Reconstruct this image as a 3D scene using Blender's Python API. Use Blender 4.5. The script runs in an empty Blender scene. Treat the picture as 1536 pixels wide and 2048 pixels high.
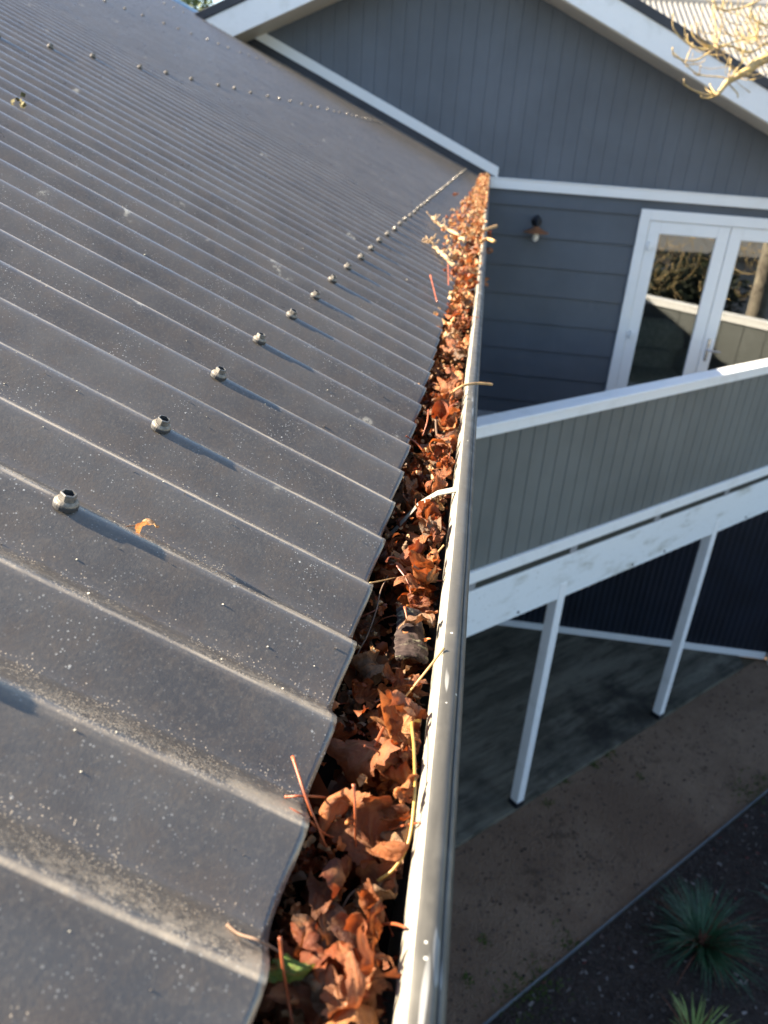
import bpy, math, random
from mathutils import Vector, Matrix, noise, Euler
rad = math.radians
# ------------------------------------------------------------------ camera
scn = bpy.context.scene
COL = scn.collection
PX, PY, FPX = 768.0, 1024.0, 1514.0            # principal point and focal length in photo pixels
_d = Vector((540-PX, 4100-PY, FPX)).normalized()
_up = -_d
_g = Vector((984-PX, 293-PY, FPX)); _g = (_g - _up*_g.dot(_up)).normalized()
_r = _g.cross(_up)
ROWS = (_r, _g, _up)                            # world axes X (out from the eave), Y (along the gutter), Z in camera space
def ray(px, py):
    v = Vector((px-PX, py-PY, FPX)); return Vector((ROWS[0].dot(v), ROWS[1].dot(v), ROWS[2].dot(v)))
def atZ(px, py, z): v = ray(px, py); return v*(z/v.z)
def atY(px, py, y): v = ray(px, py); return v*(y/v.y)
cam_d = bpy.data.cameras.new('camera'); cam = bpy.data.objects.new('camera', cam_d); COL.objects.link(cam)
cx = Vector((ROWS[0].x, ROWS[1].x, ROWS[2].x)); cy = -Vector((ROWS[0].y, ROWS[1].y, ROWS[2].y)); cz = -Vector((ROWS[0].z, ROWS[1].z, ROWS[2].z))
cam.matrix_world = Matrix(((cx.x, cy.x, cz.x, 0), (cx.y, cy.y, cz.y, 0), (cx.z, cy.z, cz.z, 0), (0, 0, 0, 1)))
cam_d.sensor_fit = 'VERTICAL'; cam_d.sensor_height = 36; cam_d.sensor_width = 27; cam_d.lens = 36*FPX/2048
cam_d.clip_start = 0.01; cam_d.clip_end = 600
cam_d.dof.use_dof = True; cam_d.dof.focus_distance = 0.62; cam_d.dof.aperture_fstop = 9.5
scn.camera = cam
# ------------------------------------------------------------------ light
SUN_EL, SUN_AZ = rad(31.3), rad(-90.0)          # azimuth from +Y towards +X
sdir = Vector((math.sin(SUN_AZ)*math.cos(SUN_EL), math.cos(SUN_AZ)*math.cos(SUN_EL), math.sin(SUN_EL)))
w = bpy.data.worlds.new('World'); scn.world = w; w.use_nodes = True
nt = w.node_tree; bg = nt.nodes['Background']
sky = nt.nodes.new('ShaderNodeTexSky'); sky.sky_type = 'NISHITA'; sky.sun_disc = False
sky.sun_elevation = SUN_EL; sky.sun_rotation = SUN_AZ; sky.air_density = 1.0; sky.dust_density = 0.6
nt.links.new(sky.outputs[0], bg.inputs[0]); bg.inputs[1].default_value = 0.068
sl = bpy.data.lights.new('sun', 'SUN'); sl.energy = 5.0; sl.angle = rad(0.53); sl.color = (1.0, 0.86, 0.68)
so = bpy.data.objects.new('sun', sl); COL.objects.link(so); so.rotation_euler = sdir.to_track_quat('Z', 'Y').to_euler()
scn.view_settings.view_transform = 'Standard'; scn.view_settings.look = 'None'; scn.view_settings.gamma = 1
scn.view_settings.exposure = 2.5
try: scn.cycles.max_bounces = 8; scn.cycles.use_denoising = True
except Exception: pass
# ------------------------------------------------------------------ helpers
def tag(o, label=None, cat=None, group=None, kind=None):
    if label: o['label'] = label
    if cat: o['category'] = cat
    if group: o['group'] = group
    if kind: o['kind'] = kind
    return o
def empty(name, loc=(0, 0, 0), parent=None):
    o = bpy.data.objects.new(name, None); o.location = loc; o.empty_display_size = .1; COL.objects.link(o)
    if parent: o.parent = parent
    return o
def keep(o, p):                                 # parent without moving
    o.parent = p; o.matrix_parent_inverse = Matrix.Translation(Vector(p.location)).inverted() if p.parent is None else (Matrix.Translation(Vector(p.parent.location)) @ Matrix.Translation(Vector(p.location))).inverted()
    return o
class MB:
    def __init__(s): s.v = []; s.f = []; s.m = []
    def add(s, vs, fs, mi=0):
        b = len(s.v); s.v += [Vector(q) for q in vs]; s.f += [tuple(b+i for i in f) for f in fs]; s.m += [mi]*len(fs)
    def hexa(s, p, mi=0):                       # 8 corners, bottom ring then top ring
        s.add(p, [(3,2,1,0),(4,5,6,7),(0,1,5,4),(1,2,6,5),(2,3,7,6),(3,0,4,7)], mi)
    def box(s, a, b, mi=0):
        x0,y0,z0 = a; x1,y1,z1 = b
        s.hexa([(x0,y0,z0),(x1,y0,z0),(x1,y1,z0),(x0,y1,z0),(x0,y0,z1),(x1,y0,z1),(x1,y1,z1),(x0,y1,z1)], mi)
    def fbox(s, F, a, b, mi=0):                 # box in a local frame F(s,o,z)
        x0,y0,z0 = a; x1,y1,z1 = b
        s.hexa([F(x0,y0,z0),F(x1,y0,z0),F(x1,y1,z0),F(x0,y1,z0),F(x0,y0,z1),F(x1,y0,z1),F(x1,y1,z1),F(x0,y1,z1)], mi)
    def tube(s, pts, rs, n=8, mi=0, cap=True):
        pts = [Vector(p) for p in pts]
        if not hasattr(rs, '__len__'): rs = [rs]*len(pts)
        b = len(s.v); up = Vector((.13, .21, .97))
        for i, p in enumerate(pts):
            t = (pts[min(i+1, len(pts)-1)] - pts[max(i-1, 0)]).normalized()
            u = t.cross(up)
            if u.length < 1e-3: u = t.cross(Vector((1, 0, 0)))
            u.normalize(); w_ = t.cross(u)
            for k in range(n):
                a = 2*math.pi*k/n; s.v.append(p + (u*math.cos(a) + w_*math.sin(a))*rs[i])
        for i in range(len(pts)-1):
            for k in range(n):
                s.f.append((b+i*n+k, b+i*n+(k+1) % n, b+(i+1)*n+(k+1) % n, b+(i+1)*n+k)); s.m.append(mi)
        if cap:
            s.f.append(tuple(b+k for k in range(n-1, -1, -1))); s.m.append(mi)
            e = b+(len(pts)-1)*n; s.f.append(tuple(e+k for k in range(n))); s.m.append(mi)
    def build(s, name, mats, parent=None, smooth=False, bevel=0):
        me = bpy.data.meshes.new(name); me.from_pydata([tuple(q) for q in s.v], [], s.f)
        for m in (mats if isinstance(mats, (list, tuple)) else [mats]): me.materials.append(m)
        me.polygons.foreach_set('material_index', s.m)
        if smooth: me.polygons.foreach_set('use_smooth', [True]*len(s.f))
        me.update()
        o = bpy.data.objects.new(name, me); COL.objects.link(o)
        if parent: keep(o, parent)
        if bevel:
            b = o.modifiers.new('b', 'BEVEL'); b.width = bevel; b.segments = 2; b.limit_method = 'ANGLE'
        return o
def spline(P, n=8):
    P = [Vector(p) for p in P]; Q = [P[0]*2-P[1]] + P + [P[-1]*2-P[-2]]; out = []
    for i in range(1, len(Q)-2):
        for k in range(n):
            t = k/n; a, b, c, d = Q[i-1], Q[i], Q[i+1], Q[i+2]
            out.append(.5*((2*b)+(c-a)*t+(2*a-5*b+4*c-d)*t*t+(3*b-a-3*c+d)*t**3))
    out.append(P[-1]); return out
# ------------------------------------------------------------------ materials
class NT:
    def __init__(s, name):
        s.mat = bpy.data.materials.new(name); s.mat.use_nodes = True; s.t = s.mat.node_tree
        s.b = s.t.nodes['Principled BSDF']; s.out = s.t.nodes['Material Output']
        s.tc = s.n('ShaderNodeTexCoord')
    def n(s, typ, **kw):
        q = s.t.nodes.new(typ)
        for k, v in kw.items(): setattr(q, k, v)
        return q
    def l(s, a, b): s.t.links.new(a, b)
    def val(s, sock, v):
        if hasattr(v, 'is_output'): s.l(v, sock)
        else: sock.default_value = v
    def math(s, op, a, b=0.0, c=0.0, clamp=False):
        q = s.n('ShaderNodeMath', operation=op); q.use_clamp = clamp
        s.val(q.inputs[0], a); s.val(q.inputs[1], b); s.val(q.inputs[2], c); return q.outputs[0]
    def mapr(s, v, a, b, c=0.0, d=1.0, smooth=True):
        q = s.n('ShaderNodeMapRange', interpolation_type='SMOOTHSTEP' if smooth else 'LINEAR')
        s.val(q.inputs[0], v)
        for i, x in enumerate((a, b, c, d)): q.inputs[1+i].default_value = x
        return q.outputs[0]
    def noise(s, scale, detail=4, rough=.55, vec=None, stretch=None, dist=0.0):
        v = vec or s.tc.outputs['Object']
        if stretch:
            m = s.n('ShaderNodeMapping'); m.inputs['Scale'].default_value = stretch; s.l(v, m.inputs[0]); v = m.outputs[0]
        q = s.n('ShaderNodeTexNoise'); q.inputs['Scale'].default_value = scale; q.inputs['Detail'].default_value = detail
        q.inputs['Roughness'].default_value = rough; q.inputs['Distortion'].default_value = dist; s.l(v, q.inputs['Vector']); return q.outputs['Fac']
    def voro(s, scale, feature='F1', vec=None, rnd=1.0):
        q = s.n('ShaderNodeTexVoronoi', feature=feature); q.inputs['Scale'].default_value = scale; q.inputs['Randomness'].default_value = rnd
        s.l(vec or s.tc.outputs['Object'], q.inputs['Vector']); return q
    def mix(s, fac, a, b, blend='MIX'):
        q = s.n('ShaderNodeMix', data_type='RGBA', blend_type=blend); s.val(q.inputs[0], fac)
        for i, x in ((6, a), (7, b)):
            if hasattr(x, 'is_output'): s.l(x, q.inputs[i])
            else: q.inputs[i].default_value = (*x, 1)
        return q.outputs[2]
    def ramp(s, v, stops):
        q = s.n('ShaderNodeValToRGB'); s.l(v, q.inputs[0]); e = q.color_ramp.elements
        while len(e) < len(stops): e.new(.5)
        for el, (p, c) in zip(e, stops): el.position = p; el.color = (*c, 1)
        return q.outputs[0]
    def bump(s, h, strength, dist):
        q = s.n('ShaderNodeBump'); q.inputs['Strength'].default_value = strength; q.inputs['Distance'].default_value = dist
        s.l(h, q.inputs['Height']); s.l(q.outputs[0], s.b.inputs['Normal'])
    def fin(s, col=None, rough=.5, metal=0.0, spec=.5):
        if col is not None:
            if hasattr(col, 'is_output'): s.l(col, s.b.inputs['Base Color'])
            else: s.b.inputs['Base Color'].default_value = (*col, 1)
        s.val(s.b.inputs['Roughness'], rough); s.b.inputs['Metallic'].default_value = metal; s.b.inputs['Specular IOR Level'].default_value = spec
        return s.mat
PITCH = 0.0756; PH0 = 0.45*PITCH - .003
SL = math.atan(.4266)
def mat_roof():
    t = NT('dark_roof_paint'); sep = t.n('ShaderNodeSeparateXYZ'); t.l(t.tc.outputs['Object'], sep.inputs[0])
    wob = t.math('MULTIPLY', t.math('SUBTRACT', t.noise(3.0, 3), .5), .006)
    ph = t.math('FRACT', t.math('DIVIDE', t.math('SUBTRACT', t.math('ADD', sep.outputs[1], wob), PH0), PITCH))   # 0 = crest
    # dust settles in the pan just above the next crest: phase rising to 1 on its uphill flank
    band = t.math('MULTIPLY', t.mapr(ph, .0, .05), t.mapr(ph, .62, .05))
    crest = t.math('MULTIPLY', t.mapr(ph, .93, .985), 1.0)
    crest2 = t.mapr(ph, .06, .01)
    crest = t.math('MAXIMUM', crest, crest2)
    big = t.mapr(t.noise(8, 6, .75, stretch=(.5, 1, 1)), .40, .62)
    fine = t.mapr(t.noise(95, 8, .95), .44, .57)
    eave = t.mapr(sep.outputs[0], -.22, -.06, .15, 1.0)
    near = t.mapr(sep.outputs[1], 1.6, .1, .35, 1.0)
    d = t.math('MULTIPLY', t.math('MULTIPLY', band, t.math('ADD', t.math('MULTIPLY', big, .85), .18)), t.math('ADD', t.math('MULTIPLY', fine, .75), .3))
    d = t.math('MULTIPLY', d, near)
    d2 = t.math('MULTIPLY', t.math('MULTIPLY', band, eave), t.mapr(t.noise(28, 3, .6), .42, .62))
    d3 = t.math('MULTIPLY', t.math('MULTIPLY', crest, t.mapr(t.noise(9, 3), .35, .65)), t.math('MULTIPLY', near, .35))
    dust = t.math('MAXIMUM', t.math('MAXIMUM', t.math('MULTIPLY', d, .95), t.math('MULTIPLY', d2, .85)), d3)
    # pale specks of three sizes
    def specks(scale, thr, r):
        v = t.voro(scale); keepc = t.math('GREATER_THAN', v.outputs['Color'], thr)
        sp = t.n('ShaderNodeSeparateColor'); t.l(v.outputs['Color'], sp.inputs[0])
        k = t.math('GREATER_THAN', sp.outputs[0], thr); rr = t.math('MULTIPLY', sp.outputs[1], r)
        return t.math('MULTIPLY', k, t.math('LESS_THAN', v.outputs['Distance'], rr))
    s1 = specks(640, .72, .42); s2 = specks(210, .84, .20); s3 = specks(60, .93, .075)
    sp = t.math('MAXIMUM', t.math('MULTIPLY', s1, .38), t.math('MAXIMUM', t.math('MULTIPLY', s2, .6), t.math('MULTIPLY', s3, .7)))
    sp = t.math('MULTIPLY', sp, t.mapr(t.noise(13, 4, .7), .42, .66, .12, 1))
    # blotchy droppings / lichen
    bl = t.math('MULTIPLY', t.mapr(t.noise(15, 3, .5), .70, .76), t.mapr(t.noise(120, 4, .8), .47, .58))
    ring = t.math('MULTIPLY', t.mapr(t.noise(2.2, 2, .5), .60, .67), t.mapr(t.noise(60, 4, .8), .52, .62))
    # scratches running down the slope
    sc = t.math('MULTIPLY', t.mapr(t.math('ABSOLUTE', t.math('SUBTRACT', t.noise(22, 1, .3, stretch=(.12, 1.0, 1)), .5)), .0022, .0008), t.mapr(t.noise(9, 2), .60, .68))
    base = t.mix(t.mapr(t.noise(7, 5, .65), .3, .7), (.060, .053, .045), (.098, .088, .075))
    base = t.mix(t.mapr(t.noise(320, 2, .7), .45, .75, 0, .45), base, (.15, .125, .095))
    g1 = t.noise(1150, 3, .8); g2 = t.noise(95, 5, .8)
    gr = t.math('ADD', t.math('MULTIPLY', g1, .62), t.math('MULTIPLY', g2, .38))
    grn = t.mapr(t.math('SUBTRACT', t.math('ADD', gr, t.math('MULTIPLY', dust, .40)), .68), -.06, .12)
    line = t.math('MULTIPLY', t.math('MULTIPLY', t.mapr(ph, -.01, .025), t.mapr(ph, .075, .03)), t.math('MULTIPLY', near, t.math('ADD', t.math('MULTIPLY', big, .75), .25)))
    wide = t.math('MULTIPLY', t.mapr(ph, .0, .04), t.mapr(ph, .70, .04))
    vf = t.voro(850); vs_ = t.n('ShaderNodeSeparateColor'); t.l(vf.outputs['Color'], vs_.inputs[0])
    dens = t.math('MULTIPLY', t.math('MULTIPLY', wide, near), t.math('ADD', t.math('MULTIPLY', t.mapr(t.noise(17, 5, .8), .38, .60), .80), .16))
    pts = t.math('MULTIPLY', t.mapr(t.math('SUBTRACT', vs_.outputs[0], t.math('SUBTRACT', 1.0, dens)), 0, .04), t.mapr(vf.outputs['Distance'], .50, .28))
    dust = t.math('ADD', t.math('MULTIPLY', dust, .16), t.math('MULTIPLY', t.math('MULTIPLY', grn, .34), t.math('MINIMUM', t.math('MULTIPLY', dust, 2.5), 1.0)))
    dust = t.math('MAXIMUM', t.math('MAXIMUM', dust, line), t.math('MULTIPLY', pts, .85))
    base = t.mix(t.mapr(t.noise(38, 6, .8), .45, .62, 0, .42), base, (.105, .080, .056))
    base = t.mix(t.math('MULTIPLY', dust, .9), base, (.60, .48, .33))
    base = t.mix(t.math('MULTIPLY', bl, .65), base, (.5, .46, .36))
    base = t.mix(sp, base, (.72, .70, .62))
    t.b.inputs['Coat Weight'].default_value = .25; t.b.inputs['Coat Roughness'].default_value = .12
    r = t.math('ADD', t.mapr(t.noise(30, 4), .3, .7, .27, .40), t.math('MULTIPLY', dust, .4), clamp=True)
    t.bump(t.math('ADD', t.noise(500, 3, .7), t.math('MULTIPLY', t.math('ADD', sp, dust), .8)), .35, .0004)
    return t.fin(base, r, 0.0, .68)
def mat_plain(name, col, rough=.5, metal=0, spec=.5, var=.15, scale=8, bumpn=0.0):
    t = NT(name); n_ = t.noise(scale, 4)
    c = t.mix(t.mapr(n_, .3, .7), tuple(x*(1-var) for x in col), tuple(min(1, x*(1+var)) for x in col))
    if bumpn: t.bump(t.noise(scale*20, 3), bumpn, .002)
    return t.fin(c, rough, metal, spec)
def mat_white(name='white_paint', dirt=.25, col=(.80, .81, .80), stretch=None, scale=5):
    t = NT(name)
    m = t.mapr(t.noise(scale, 5, .65, stretch=stretch), .5, .75, 0, dirt)
    m2 = t.mapr(t.noise(45, 3, .7), .62, .75, 0, dirt*1.4)
    c = t.mix(m, col, (.42, .42, .36)); c = t.mix(m2, c, (.35, .36, .32))
    t.bump(t.noise(90, 3), .15, .001)
    return t.fin(c, .45)
def mat_clad(name, col, rough=.55):
    t = NT(name)
    c = t.mix(t.mapr(t.noise(1.3, 5, .6), .3, .7), tuple(x*.88 for x in col), tuple(x*1.12 for x in col))
    c = t.mix(t.mapr(t.noise(7, 4, .7, stretch=(1, 1, .12)), .55, .8, 0, .25), c, tuple(x*1.5+.02 for x in col))
    t.bump(t.noise(140, 3, .6), .12, .001)
    return t.fin(c, rough)
def mat_leaf(name, stops, trans=.35):
    t = NT(name); oi = t.n('ShaderNodeObjectInfo')
    at = t.n('ShaderNodeAttribute'); at.attribute_name = 'vein'
    at2 = t.n('ShaderNodeAttribute'); at2.attribute_name = 'tint'
    rnd = t.math('FRACT', t.math('ADD', oi.outputs['Random'], at2.outputs['Fac']))
    c = t.ramp(rnd, stops)
    mot = t.mapr(t.noise(3.2, 6, .75), .35, .68)
    c = t.mix(t.math('MULTIPLY', mot, .65), c, t.mix(.6, c, (.035, .012, .007)))
    c = t.mix(t.mapr(t.noise(1.7, 3), .52, .7, 0, .6), c, (.30, .12, .04))
    c = t.mix(t.math('MULTIPLY', at.outputs['Fac'], .6), c, (.40, .19, .08))
    geo = t.n('ShaderNodeNewGeometry')
    c = t.mix(t.math('MULTIPLY', geo.outputs['Backfacing'], .22), c, (.30, .15, .07))
    t.l(c, t.b.inputs['Base Color']); t.b.inputs['Roughness'].default_value = .5; t.b.inputs['Specular IOR Level'].default_value = .35
    t.bump(t.math('ADD', t.noise(7, 5, .75), t.math('MULTIPLY', at.outputs['Fac'], -.5)), .9, .0022)
    tr = t.n('ShaderNodeBsdfTranslucent'); t.l(t.mix(1.0, c, (1.0, .62, .38), 'MULTIPLY'), tr.inputs[0])
    ms = t.n('ShaderNodeMixShader'); ms.inputs[0].default_value = trans
    t.l(t.b.outputs[0], ms.inputs[1]); t.l(tr.outputs[0], ms.inputs[2]); t.l(ms.outputs[0], t.out.inputs[0])
    return t.mat
M = {}
M['roof'] = mat_roof()
M['cut'] = mat_plain('cut_sheet_edge', (.62, .58, .46), .4, 0, .5)
M['zinc'] = mat_plain('zinc_screw', (.17, .16, .14), .42, .4, .5, .3, 300)
M['washer'] = mat_plain('screw_washer', (.19, .165, .13), .55, .15, .4, .3, 300)
M['rubber_shade'] = mat_plain('black_rubber_and_shade', (.03, .03, .03), .7)
M['skyflash'] = mat_plain('sky_tinted_flashing', (.22, .36, .52), .35, .2)  # sky light on the flashing painted in as a blue base colour
M['white'] = mat_white()
M['whitedirty'] = mat_white('weathered_white_paint', .9, (.76, .79, .79), (.5, .5, 1.5), 4.5)
M['whiteclean'] = mat_white('clean_white_paint', .08)
M['soffit'] = mat_white('soffit_paint', .3, (.62, .58, .50), None, 2.5)
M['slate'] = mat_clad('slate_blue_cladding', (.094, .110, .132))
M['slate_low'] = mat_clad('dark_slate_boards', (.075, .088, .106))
M['olive'] = mat_clad('grey_green_cladding', (.125, .135, .128))
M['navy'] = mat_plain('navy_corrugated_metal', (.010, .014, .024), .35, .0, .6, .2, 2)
M['darkroof'] = mat_plain('charcoal_roof_metal', (.035, .037, .045), .5, 0, .4, .2, 3)
M['cream'] = mat_plain('cream_roof_metal', (.17, .165, .15), .5, 0, .4, .06, 3)
M['black'] = mat_plain('black_gap', (.01, .01, .012), .8)
M['copper'] = mat_plain('copper_lamp_shade', (.34, .15, .07), .4, .6)
M['iron'] = mat_plain('black_iron', (.012, .014, .02), .5, .3)
M['steel'] = mat_plain('brushed_steel', (.6, .6, .62), .25, .9)
M['sofa'] = mat_plain('grey_green_fabric', (.55, .56, .50), .9, 0, .2, .2, 20, .2)
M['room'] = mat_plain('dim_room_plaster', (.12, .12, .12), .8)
M['house'] = mat_plain('house_wall_paint', (.25, .25, .25), .7)
def mat_gutter():
    t = NT('aged_cream_gutter_paint')
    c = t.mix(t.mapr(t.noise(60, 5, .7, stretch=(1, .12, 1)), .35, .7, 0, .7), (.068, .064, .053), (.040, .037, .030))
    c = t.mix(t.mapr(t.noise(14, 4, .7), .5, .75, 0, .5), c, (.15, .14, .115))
    v = t.voro(170); sp = t.n('ShaderNodeSeparateColor'); t.l(v.outputs['Color'], sp.inputs[0])
    k = t.math('MULTIPLY', t.math('GREATER_THAN', sp.outputs[0], .9), t.math('LESS_THAN', v.outputs['Distance'], .16))
    c = t.mix(t.math('MULTIPLY', k, .8), c, (.6, .58, .5))
    sc = t.math('MULTIPLY', t.mapr(t.noise(90, 2, .4, stretch=(1.3, .12, 1)), .66, .68), t.mapr(t.noise(9, 2), .45, .6))
    c = t.mix(t.math('MULTIPLY', sc, .5), c, (.45, .45, .42))
    t.bump(t.noise(260, 4, .7), .3, .0005)
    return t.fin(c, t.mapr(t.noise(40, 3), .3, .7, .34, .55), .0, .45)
M['gutter'] = mat_gutter()
def mat_guttin():
    t = NT('white_gutter_lining')
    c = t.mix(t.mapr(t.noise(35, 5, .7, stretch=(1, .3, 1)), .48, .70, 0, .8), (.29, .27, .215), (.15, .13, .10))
    c = t.mix(t.mapr(t.noise(120, 4, .8), .68, .78, 0, .4), c, (.16, .13, .10))
    return t.fin(c, .5)
M['guttin'] = mat_guttin()
def mat_ground(name, a, b, c3, sc=14, peb=60, bstr=.8, bd=.02, stretch=None):
    t = NT(name)
    c = t.mix(t.mapr(t.noise(1.1, 5, .65, stretch=stretch), .3, .7), a, b)
    c = t.mix(t.mapr(t.noise(sc, 5, .8), .5, .75, 0, .8), c, c3)
    c = t.mix(t.mapr(t.noise(3.7, 4, .7), .57, .72, 0, .6), c, tuple(x*.35 for x in a))
    v = t.voro(peb)
    t.bump(t.math('ADD', v.outputs['Distance'], t.noise(sc*3, 4, .7)), bstr, bd)
    return t.fin(c, .9, 0, .2)
M['gravel'] = mat_ground('brown_gravel', (.155, .098, .064), (.225, .150, .100), (.105, .070, .050))
M['mulch'] = mat_ground('bark_mulch', (.038, .028, .024), (.062, .045, .036), (.14, .12, .11), 30, 25, 1.0, .03)
M['earth'] = mat_ground('bare_earth', (.08, .06, .045), (.1, .08, .05), (.05, .06, .03))
def mat_slab():
    t = NT('damp_streaked_concrete'); mp = t.n('ShaderNodeMapping'); mp.inputs['Rotation'].default_value = (0, 0, rad(45.8)); t.l(t.tc.outputs['Object'], mp.inputs[0]); v = mp.outputs[0]
    c = t.mix(t.mapr(t.noise(1.2, 6, .7, vec=v, stretch=(3.2, .5, 1)), .36, .66), (.080, .074, .056), (.175, .160, .122))
    c = t.mix(t.mapr(t.noise(5, 5, .75, vec=v, stretch=(2.4, .35, 1)), .48, .66, 0, .7), c, (.036, .034, .025))
    c = t.mix(t.mapr(t.noise(.55, 4, .7), .50, .64, 0, .75), c, (.016, .014, .012))
    c = t.mix(t.mapr(t.noise(26, 4, .8), .58, .7, 0, .5), c, (.17, .15, .12))
    t.bump(t.noise(60, 5, .8), .4, .004); return t.fin(c, .85, 0, .2)
M['concrete'] = mat_slab()
M['edging'] = mat_plain('grey_garden_edging', (.12, .13, .14), .7, 0, .3)
M['moss'] = mat_plain('moss', (.05, .075, .015), .9, 0, .2, .4, 30)
M['strap'] = mat_plain('dark_green_blade', (.014, .055, .020), .45, 0, .5, .4, 4)
M['lime'] = mat_plain('yellow_green_blade', (.20, .27, .07), .5, 0, .4, .4, 5)
M['pale'] = mat_plain('blue_green_blade', (.10, .22, .15), .5, 0, .4, .3, 5)
M['husk'] = mat_plain('dry_brown_husk', (.12, .05, .03), .8, 0, .2, .4, 30)
M['foliage'] = mat_plain('evergreen_leaves', (.075, .10, .025), .6, 0, .3, .5, 3)
M['foliage2'] = mat_plain('shaded_shrub_leaves', (.020, .026, .011), .7, 0, .3, .5, 3)
def mat_bark(name, a, b, c3, sc):
    t = NT(name)
    c = t.mix(t.mapr(t.noise(sc, 5, .7), .35, .65), a, b); c = t.mix(t.mapr(t.noise(sc*2.7, 4, .7), .52, .64), c, c3)
    t.bump(t.noise(sc*2, 5, .7), .9, 1.5/sc*.05); return t.fin(c, .85, 0, .2)
M['twig'] = mat_bark('lichen_covered_twig', (.42, .32, .20), (.52, .38, .13), (.17, .12, .09), 30)
M['trunk'] = mat_bark('pale_bark', (.22, .19, .15), (.36, .32, .24), (.14, .11, .09), 9)
RED = [(0, (.17, .032, .009)), (.2, (.27, .065, .014)), (.4, (.095, .019, .008)), (.6, (.32, .090, .020)), (.8, (.19, .040, .012)), (1, (.055, .017, .010))]
M['leaf'] = mat_leaf('dry_rust_leaf', RED)
TAN = [(0, (.40, .145, .042)), (.35, (.46, .20, .07)), (.7, (.33, .10, .032)), (1, (.27, .11, .05))]
M['tan'] = mat_leaf('dry_tan_leaf', TAN, .3)
M['paleleaf'] = mat_leaf('bleached_dry_leaf', [(0, (.58, .38, .18)), (.5, (.66, .48, .26)), (1, (.48, .29, .13))], .3)
M['greyleaf'] = mat_leaf('weathered_grey_brown_leaf', [(0, (.13, .075, .040)), (.5, (.21, .14, .08)), (1, (.075, .045, .028))], .2)
M['greenleaf'] = mat_leaf('green_leaf', [(0, (.08, .24, .03)), (1, (.10, .28, .04))], .35)
M['redstalk'] = mat_plain('red_leaf_stalk', (.24, .060, .020), .45, 0, .5, .4, 60)
M['yelstalk'] = mat_plain('yellow_leaf_stalk', (.42, .25, .055), .4, 0, .5, .3, 40)
M['strawstalk'] = mat_plain('straw_twig', (.42, .25, .10), .6, 0, .3, .3, 60)
M['greytwig'] = mat_plain('grey_brown_twig', (.14, .09, .06), .7, 0, .3, .3, 90)
def mat_barkchip():
    t = NT('lichened_bark')
    c = t.mix(t.mapr(t.noise(70, 4, .6, stretch=(.5, 2, 1)), .4, .6), (.022, .014, .013), (.052, .036, .030))
    lich = t.math('MULTIPLY', t.mapr(t.noise(110, 5, .6, stretch=(.6, 1.5, 1)), .52, .57), t.mapr(t.noise(28, 3), .42, .52))
    c = t.mix(lich, c, (.13, .12, .08))
    t.bump(t.math('ADD', t.noise(90, 5, .7, stretch=(.3, 2, 1)), lich), 1.0, .002); return t.fin(c, .9, 0, .2)
M['barkchip'] = mat_barkchip()
def mat_glass():
    t = NT('window_glass')
    lw = t.n('ShaderNodeFresnel'); lw.inputs[0].default_value = 1.6
    gl = t.n('ShaderNodeBsdfGlossy'); gl.inputs['Roughness'].default_value = .01; gl.inputs[0].default_value = (1, 1, 1, 1)
    tr = t.n('ShaderNodeBsdfTransparent'); tr.inputs[0].default_value = (.75, .78, .76, 1)
    ms = t.n('ShaderNodeMixShader'); t.l(t.math('MULTIPLY', t.math('ADD', lw.outputs[0], .10), 1.1, clamp=True), ms.inputs[0])
    t.l(tr.outputs[0], ms.inputs[1]); t.l(gl.outputs[0], ms.inputs[2]); t.l(ms.outputs[0], t.out.inputs[0]); return t.mat
M['glass'] = mat_glass()
def mat_bulb():
    t = NT('clear_bulb_glass'); return t.fin((.85, .8, .7), .08, 0, .8)
M['bulb'] = mat_bulb()

# ------------------------------------------------------------------ ground
GZ = -6.08
a45 = rad(45.8); D = Vector((math.sin(a45), math.cos(a45), 0)); NRM = Vector((math.cos(a45), -math.sin(a45), 0)); A0 = Vector((1.095, 5.867, 0))
def F(s, o, z): return A0 + D*s + NRM*o + Vector((0, 0, z))
def sheet(name, pts, z, mat, label):
    m = MB(); m.add([(p[0], p[1], z) for p in pts], [tuple(range(len(pts)))]); o = m.build(name, mat); return tag(o, label, None, None, 'structure')
sheet('ground', [(-200, -200), (200, -200), (200, 250), (-200, 250)], GZ-.012, M['earth'], 'bare brown earth around the houses')
pa = [F(-9, .0, 0), F(-9, 1.36, 0), F(5.3, 1.36, 0), F(5.3, 0, 0)]
sheet('gravel_path', [F(-9, .004, 0), F(-9, 1.35, 0), F(9, 1.35, 0), F(9, .004, 0)], GZ-.004, M['gravel'], 'brown gravel path in shade between slab and garden edging')
sheet('garden_bed', [F(-9, 1.37, 0), F(-9, 9, 0), F(9, 9, 0), F(9, 1.37, 0)], GZ, M['mulch'], 'dark bark mulch garden bed beyond the edging strip')
m = MB(); m.hexa([F(-2.6, 0, GZ-.1), F(4.30, 0, GZ-.1), (4.18, 9.148, GZ-.1), (-.33, 9.148, GZ-.1), F(-2.6, 0, GZ+.03), F(4.30, 0, GZ+.03), (4.18, 9.148, GZ+.03), (-.33, 9.148, GZ+.03)])
tag(m.build('concrete_slab', M['concrete']), 'damp dark concrete slab under the balcony', None, None, 'structure')
m = MB(); m.fbox(F, (-9, 1.345, GZ-.05), (9, 1.357, GZ+.025))
tag(m.build('garden_edging', M['edging']), 'thin grey edging strip between gravel and mulch', 'edging')

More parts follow.
